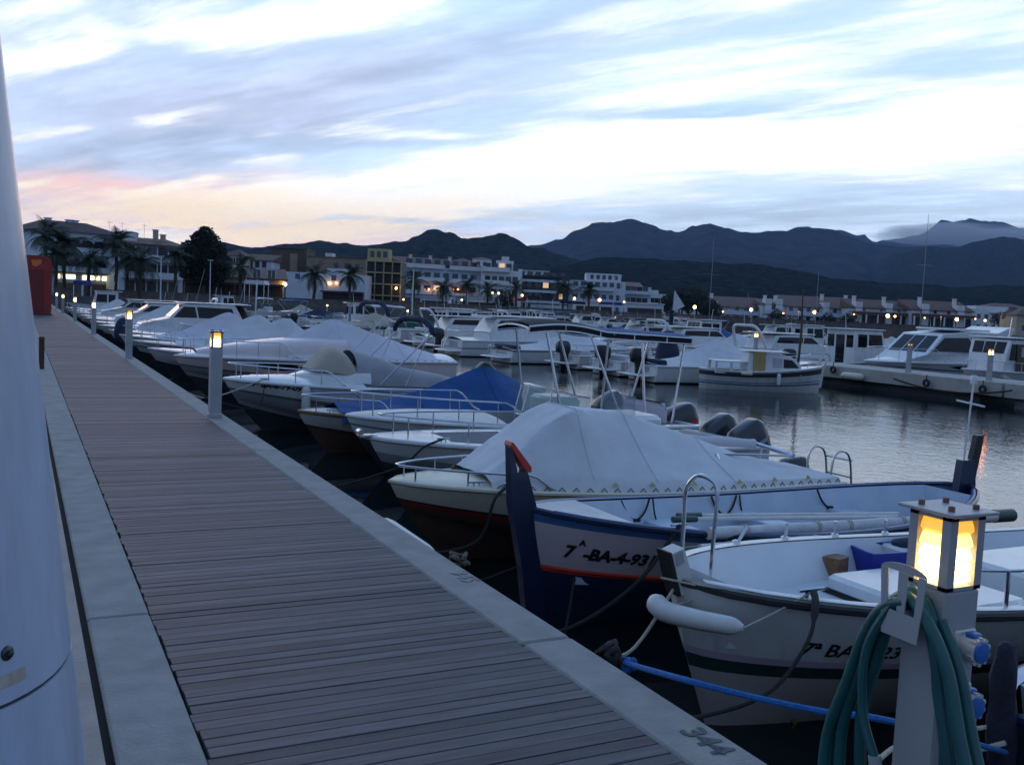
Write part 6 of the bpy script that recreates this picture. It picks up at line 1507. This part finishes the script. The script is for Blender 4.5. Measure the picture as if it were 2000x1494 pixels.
for lb,px,D,hd,k,kw in (('white boat standing ashore left of the restaurant palms',425,112,20,'wheel',dict(trim=BLUEP)),('white open boat with console ashore by the restaurant',520,116,15,'console',dict(bimini=CANW)),('white boat with beige cover ashore before the low white building',585,121,10,'cover',dict(covm=CANBE)),('small white boat ashore by the quay wall',310,108,30,'open',dict())):
    p=flat(px,D); far_boat(k,lb,(p.x+3,p.y),6,hd,'boats drawn up by the quay',rail=False,**kw)
# ------------------------------------------------------------------ trees
BARK=mat('palm_bark',(.06,.045,.035),.95,var=.35,scale=3,bump=.8,bscale=12)
FROND=mat('palm_frond',(.030,.042,.020),.75,var=.4,scale=1.5,island=.35)
LEAF=mat('tree_leaves',(.016,.022,.012),.85,var=.5,scale=.8,island=.45)
LEAFP=mat('pine_leaves',(.022,.030,.018),.85,var=.5,scale=.8,island=.45)
def frond_mesh(seed,n=34,L=3.0):
    r=random.Random(seed); b=MB()
    for k in range(n):
        az=2*PI*k/n*2.4+r.uniform(-.25,.25); el=R(lerp(78,-38,(k/n)**.85))+r.uniform(-.12,.12); l=L*r.uniform(.8,1.1)
        d=Vector((math.cos(az),math.sin(az),0)); sd=Vector((-d.y,d.x,0)); pts=[]; p=Vector((0,0,0)); e=el
        for i in range(9):
            pts.append(p.copy()); st=l/8; p=p+(d*math.cos(e)+Vector((0,0,math.sin(e))))*st; e-=R(13)*(.6+.08*i)
        for i in range(1,9):
            a,c=pts[i-1],pts[i]; ax=(c-a).normalized(); w=.85*math.sin(PI*min(1,.15+i/9.5))+.06
            for sgn in (1,-1):
                for q in (0,.5):
                    o=a.lerp(c,q); tip=o+sd*sgn*w*.8+ax*w*.55+Vector((0,0,-.28*w)); b.add([o,o+ax*.11,tip],[(0,1,2)])
        b.tube(pts,[.035]*6+[.02]*3,4)
    return b.mesh('crown',FROND,0)
FM=[frond_mesh(1),frond_mesh(2,40,2.8),frond_mesh(3,30,3.2)]
def trunkmesh(h,r0=.24,r1=.19):
    b=MB(); b.tube([(0.05*math.sin(i*.9),0,h*i/10) for i in range(11)],[lerp(r0,r1,i/10)*(1+.05*(i%2)) for i in range(11)],9); b.lathe([(r1,h-.3),(r1*1.7,h),(r1*1.2,h+.25)],9); return b.mesh('trunk',BARK)
def palm(label,px,pyc,D,sc=1,v=0):
    p=flat(px,D); zc=A(px,pyc,D).z; h=zc-LANDZ
    o=thing('palm_tree',label,'palm',(p.x,p.y,LANDZ),random.random()*6,'palms along the waterfront')
    t=bpy.data.objects.new('trunk',trunkmesh(h)); COL.objects.link(t); t.parent=o
    c=bpy.data.objects.new('crown',FM[v%3]); COL.objects.link(c); c.parent=o; c.location=(0,0,h+.1); c.scale=(sc,)*3; c.rotation_euler=(0,0,px)
for k,(lb,px,py,D,sc) in enumerate((
 ('tall palm partly behind the white pylon, leftmost of all',84,462,135,1.25),('large tall palm second from the left before the apartment block',120,478,125,1.45),('palm just right of the second from left, before the apartment block',104,500,122,1.0),('small low palm before the lit restaurant windows',168,510,120,1.0),('tall palm between the two white apartment houses',221,476,128,1.2),
 ('dark spreading palm before the red-roofed white apartment house',268,512,122,1.25),('palm right of the spreading one, left of the big dark tree',243,508,124,1.1),('small palm at the left edge of the big dark tree',336,500,130,1.0),
 ('palm rising before the cream restaurant',463,523,134,1.0),('palm before the low bluish white building, left of two',607,536,150,1.15),('palm before the low bluish white building, right of two',676,540,152,1.05),('palm before the left end of the long red-roofed row',801,548,172,1.05),
 ('palm beside the dark lamp post in the town centre',858,562,175,1.0),('small palm before the middle of the long red-roofed row',905,557,185,.95),('small palm before the white four storey block',945,566,188,.95),('palm before the dark modern building',1092,560,195,1.1),('small palm before the white block with roof boxes',1142,565,198,1.1),('faint palm left of the dark modern building',1000,562,190,1.0)
 )): palm(lb,px,py,D,sc,k)
def crown_mesh(seed,blobs,leaf=.5,n=900,m=LEAF):
    r=random.Random(seed); b=MB()
    for (c,rad) in blobs:
        c=Vector(c)
        for k in range(int(n*rad*rad/4)):
            d=Vector((r.gauss(0,1),r.gauss(0,1),r.gauss(0,1))).normalized(); p=c+d*rad*(r.random()**.28)*(1+.28*mnoise.noise(d*2.3+c))
            a=Vector((r.gauss(0,1),r.gauss(0,1),r.gauss(0,1))).normalized(); e=a.orthogonal().normalized(); s=leaf*r.uniform(.5,1.2)
            b.add([p-a*s*.5,p+e*s*.35,p+a*s*.5,p-e*s*.35],[(0,1,2,3)])
    return b.mesh('crown',m,0)
def tree(label,px,D,blobs,trunk_h,seed,m=LEAF,leaf=.5,n=900,cat='tree',name='tree',group=None,tr=.3):
    p=flat(px,D); o=thing(name,label,cat,(p.x,p.y,LANDZ),-R(27),group)
    c=bpy.data.objects.new('crown',crown_mesh(seed,blobs,leaf,n,m)); COL.objects.link(c); c.parent=o
    b=MB(); top=max(q[0][2] for q in blobs)
    b.tube([(0,0,0),(.1,0,trunk_h*.5),(0,.1,trunk_h),(0,0,top)],[tr,tr*.85,tr*.7,.08],8)
    for q in blobs[:5]: b.tube([(0,.05,trunk_h),Vector(q[0])*.6+Vector((0,0,trunk_h*.4)),q[0]],[tr*.5,tr*.3,.05],5)
    b.build('trunk',BARK,o); return o
tree('big dark broad tree between the white apartments and the restaurant',390,138,[((.2,0,9.3),1.15),((-.7,.2,8.5),1.25),((1.0,0,8.3),1.3),((-1.9,.3,7.2),1.3),((-.5,.5,7.2),1.5),((1.9,0,7.0),1.35),((.8,.2,6.4),1.6),((-1.4,0,5.6),1.6),((-2.6,.2,5.6),1.1),((2.7,.3,5.4),1.25),((1.6,0,4.9),1.6),((0,.4,4.8),1.6),((-2.2,0,4.0),1.3),((2.4,0,3.6),1.1),((-.6,.4,3.4),1.4),((1.0,.4,3.3),1.3),((3.2,0,4.6),.8)],2.4,4,n=1900,leaf=.40)
rr=random.Random(12)
for k,(px,h,D) in enumerate(((1300,6.0,232),(1318,7.5,238),(1336,6.5,236),(1352,8.0,240),(1368,6.2,238),(1380,5.0,234))):
    tree('pine of the dark grove, %s'%['standing at its left edge','second from its left edge','behind the street lamp','tallest of the grove','second from its right edge','at its right edge by the gable'][k],px,D,[((rr.uniform(-.6,.6),0,h-1.5),1.9),((-1.4,0,h-2.6),1.6),((1.4,.2,h-2.4),1.6),((0,0,h-3.2),1.8)],h*.3,20+k,LEAFP,.5,700,name='pine_tree',group='pines of the dark grove')
for k,(px,h,D,lb) in enumerate(((1945,5.5,240,'dark bushy tree below the white flat-roofed house at right'),(1968,6.5,236,'dark bushy tree nearest the pinkish red roof'),(1508,3.6,262,'small round tree before the white gabled terrace'),(1608,3.4,262,'small round tree before the terrace behind the brown mast'),(1650,3.8,258,'small dark tree left of the lit arcade'),(980,4.2,205,'small dark tree at the left of the modern building'))):
    tree(lb,px,D,[((0,0,h-1.4),1.7),((-1.2,0,h-2.1),1.4),((1.2,.2,h-2.0),1.4)],h*.25,40+k,LEAF,.45,600)
# ------------------------------------------------------------------ street lamps and poles
def street_lamp(label,px,py,D,core=LAMPF,r=.22,base=LANDZ):
    p=A(px,py,D); o=thing('street_lamp',label,'street lamp',(p.x,p.y,base),0,'street lamps along the shore'); h=p.z-base
    b=MB(); b.tube([(0,0,0),(0,0,h-.2)],[.07,.045],6); b.build('pole',STEEL if core!=LAMPO else BLACK,o); b=MB(); b.lathe([(r*.35,h-r),(r,h-r*.4),(r,h+r*.4),(r*.35,h+r)],10); b.build('lamp_globe',core,o); b=MB(); b.lathe([(r*1.1,h+r),(r*.3,h+r*1.5)],10); b.build('lamp_cap',BLACK,o)
for lb,px,py,D,c,r in (('lit street lamp among the pines of the dark grove',1357,600,205,LAMPF,.34),('lit street lamp before the left red-roofed terraces',1467,605,215,LAMPF,.34),('lit street lamp beside the tall brown mast',1591,610,225,LAMPF,.36),('bright street lamp before the dark arcade',1734,617,232,LAMPF,.40),('dimmer orange lamp beside the bright one at the arcade',1748,618,236,LAMPO,.26),('bright street lamp at the right end of the second arcade',1869,624,236,LAMPF,.40),('small greenish white lamp before the white flat-roofed house',1924,626,238,LAMPFW,.22),('orange street lamp before the white block with roof boxes',1171,586,195,LAMPO,.30),('dim street lamp left of the orange one in the centre',1122,583,195,LAMPF,.22),('small warm lamp before the stepped apartment block',1219,590,215,LAMPO,.20),('small lamp before the dark modern building',1020,577,190,LAMPF,.20),('pair lamp left before the white four storey block',962,572,190,LAMPO,.18),('pair lamp right before the white four storey block',974,573,191,LAMPF,.18),('reddish lamp behind the big cruiser, upper of two',1922,654,110,LAMPO,.16),('reddish lamp behind the big cruiser, lower of two',1913,663,104,LAMPO,.16)): street_lamp(lb,px,py,D,c,r,LANDZ if D>150 else WL-.2)
for k,(px,py,D,c) in enumerate(((718,580,186,LITDIM),(788,585,190,LAMPO),(902,586,196,LAMPFW),(1050,581,200,LAMPO),(1246,596,222,LAMPO),(1272,600,226,LAMPFW),(1412,609,220,LAMPO),(1530,612,228,LAMPO),(1560,609,232,LITDIM),(1668,614,232,LAMPO),(1806,621,236,LAMPO),(1838,619,240,LITDIM),(1905,623,238,LAMPO))):
    street_lamp('small warm shore light, %s'%['left of the ochre framed building','right of the ochre framed building','before the middle of the long red-roofed row','before the dark modern building at ground level','before the lowest white town house','left of the pine grove','left of the left terraces lamp','just left of the brown mast','behind the brown mast','left of the dark arcade','left of the second arcade','inside the second arcade','before the white flat-roofed right house'][k],px,py,D,c,.15,LANDZ)
for lb,px,y0,D,h,r,m in (('white lamp pole before the white apartment house at left',308,586,118,5.6,.09,RW),('dark lamp post in the town centre beside a palm',864,590,150,6.5,.08,BLACK),('thin pale pole left of the restaurant porch',404,590,112,5.2,.06,RW),('pale lamp pole right of the white block with roof boxes',1190,600,170,7.5,.09,RW),('tall pole before the stepped apartment block',1202,600,200,9,.09,RW)):
    p=flat(px,D); s=MB(); s.tube([(p.x,p.y,LANDZ-.3),(p.x,p.y,h)],[r,r*.7],7); o=s.build('lamp_pole',m); tag(o,lb,'pole'); s=MB(); s.box(p.x-.3,p.x+.3,p.y-.12,p.y+.12,h+.002,h+.12); s.build('lamp_head',GREY,o,smooth=0)
# lookout tower on the hill
p=A(893,470,1890); s=MB(); s.box(p.x-5,p.x+5,p.y-5,p.y+5,p.z-6,p.z+2.5); s.tube([(p.x,p.y,p.z-14),(p.x,p.y,p.z-6)],2.2,8); o=s.build('hilltop_tower',RD,smooth=0); tag(o,'tiny tower with a broad top on the ridge beside the conical hill','tower')
# ================================================================== RENDER SETTINGS
vs=scene.view_settings; vs.view_transform='Standard'; vs.look='None'; vs.exposure=.35; vs.gamma=1
scene.render.engine='CYCLES'; c=scene.cycles
c.max_bounces=6; c.diffuse_bounces=3; c.glossy_bounces=3; c.transmission_bounces=4; c.volume_bounces=0; c.transparent_max_bounces=8
c.use_denoising=True; c.sample_clamp_indirect=4; c.caustics_reflective=False; c.caustics_refractive=False
try: c.denoiser='OPENIMAGEDENOISE'
except Exception: pass
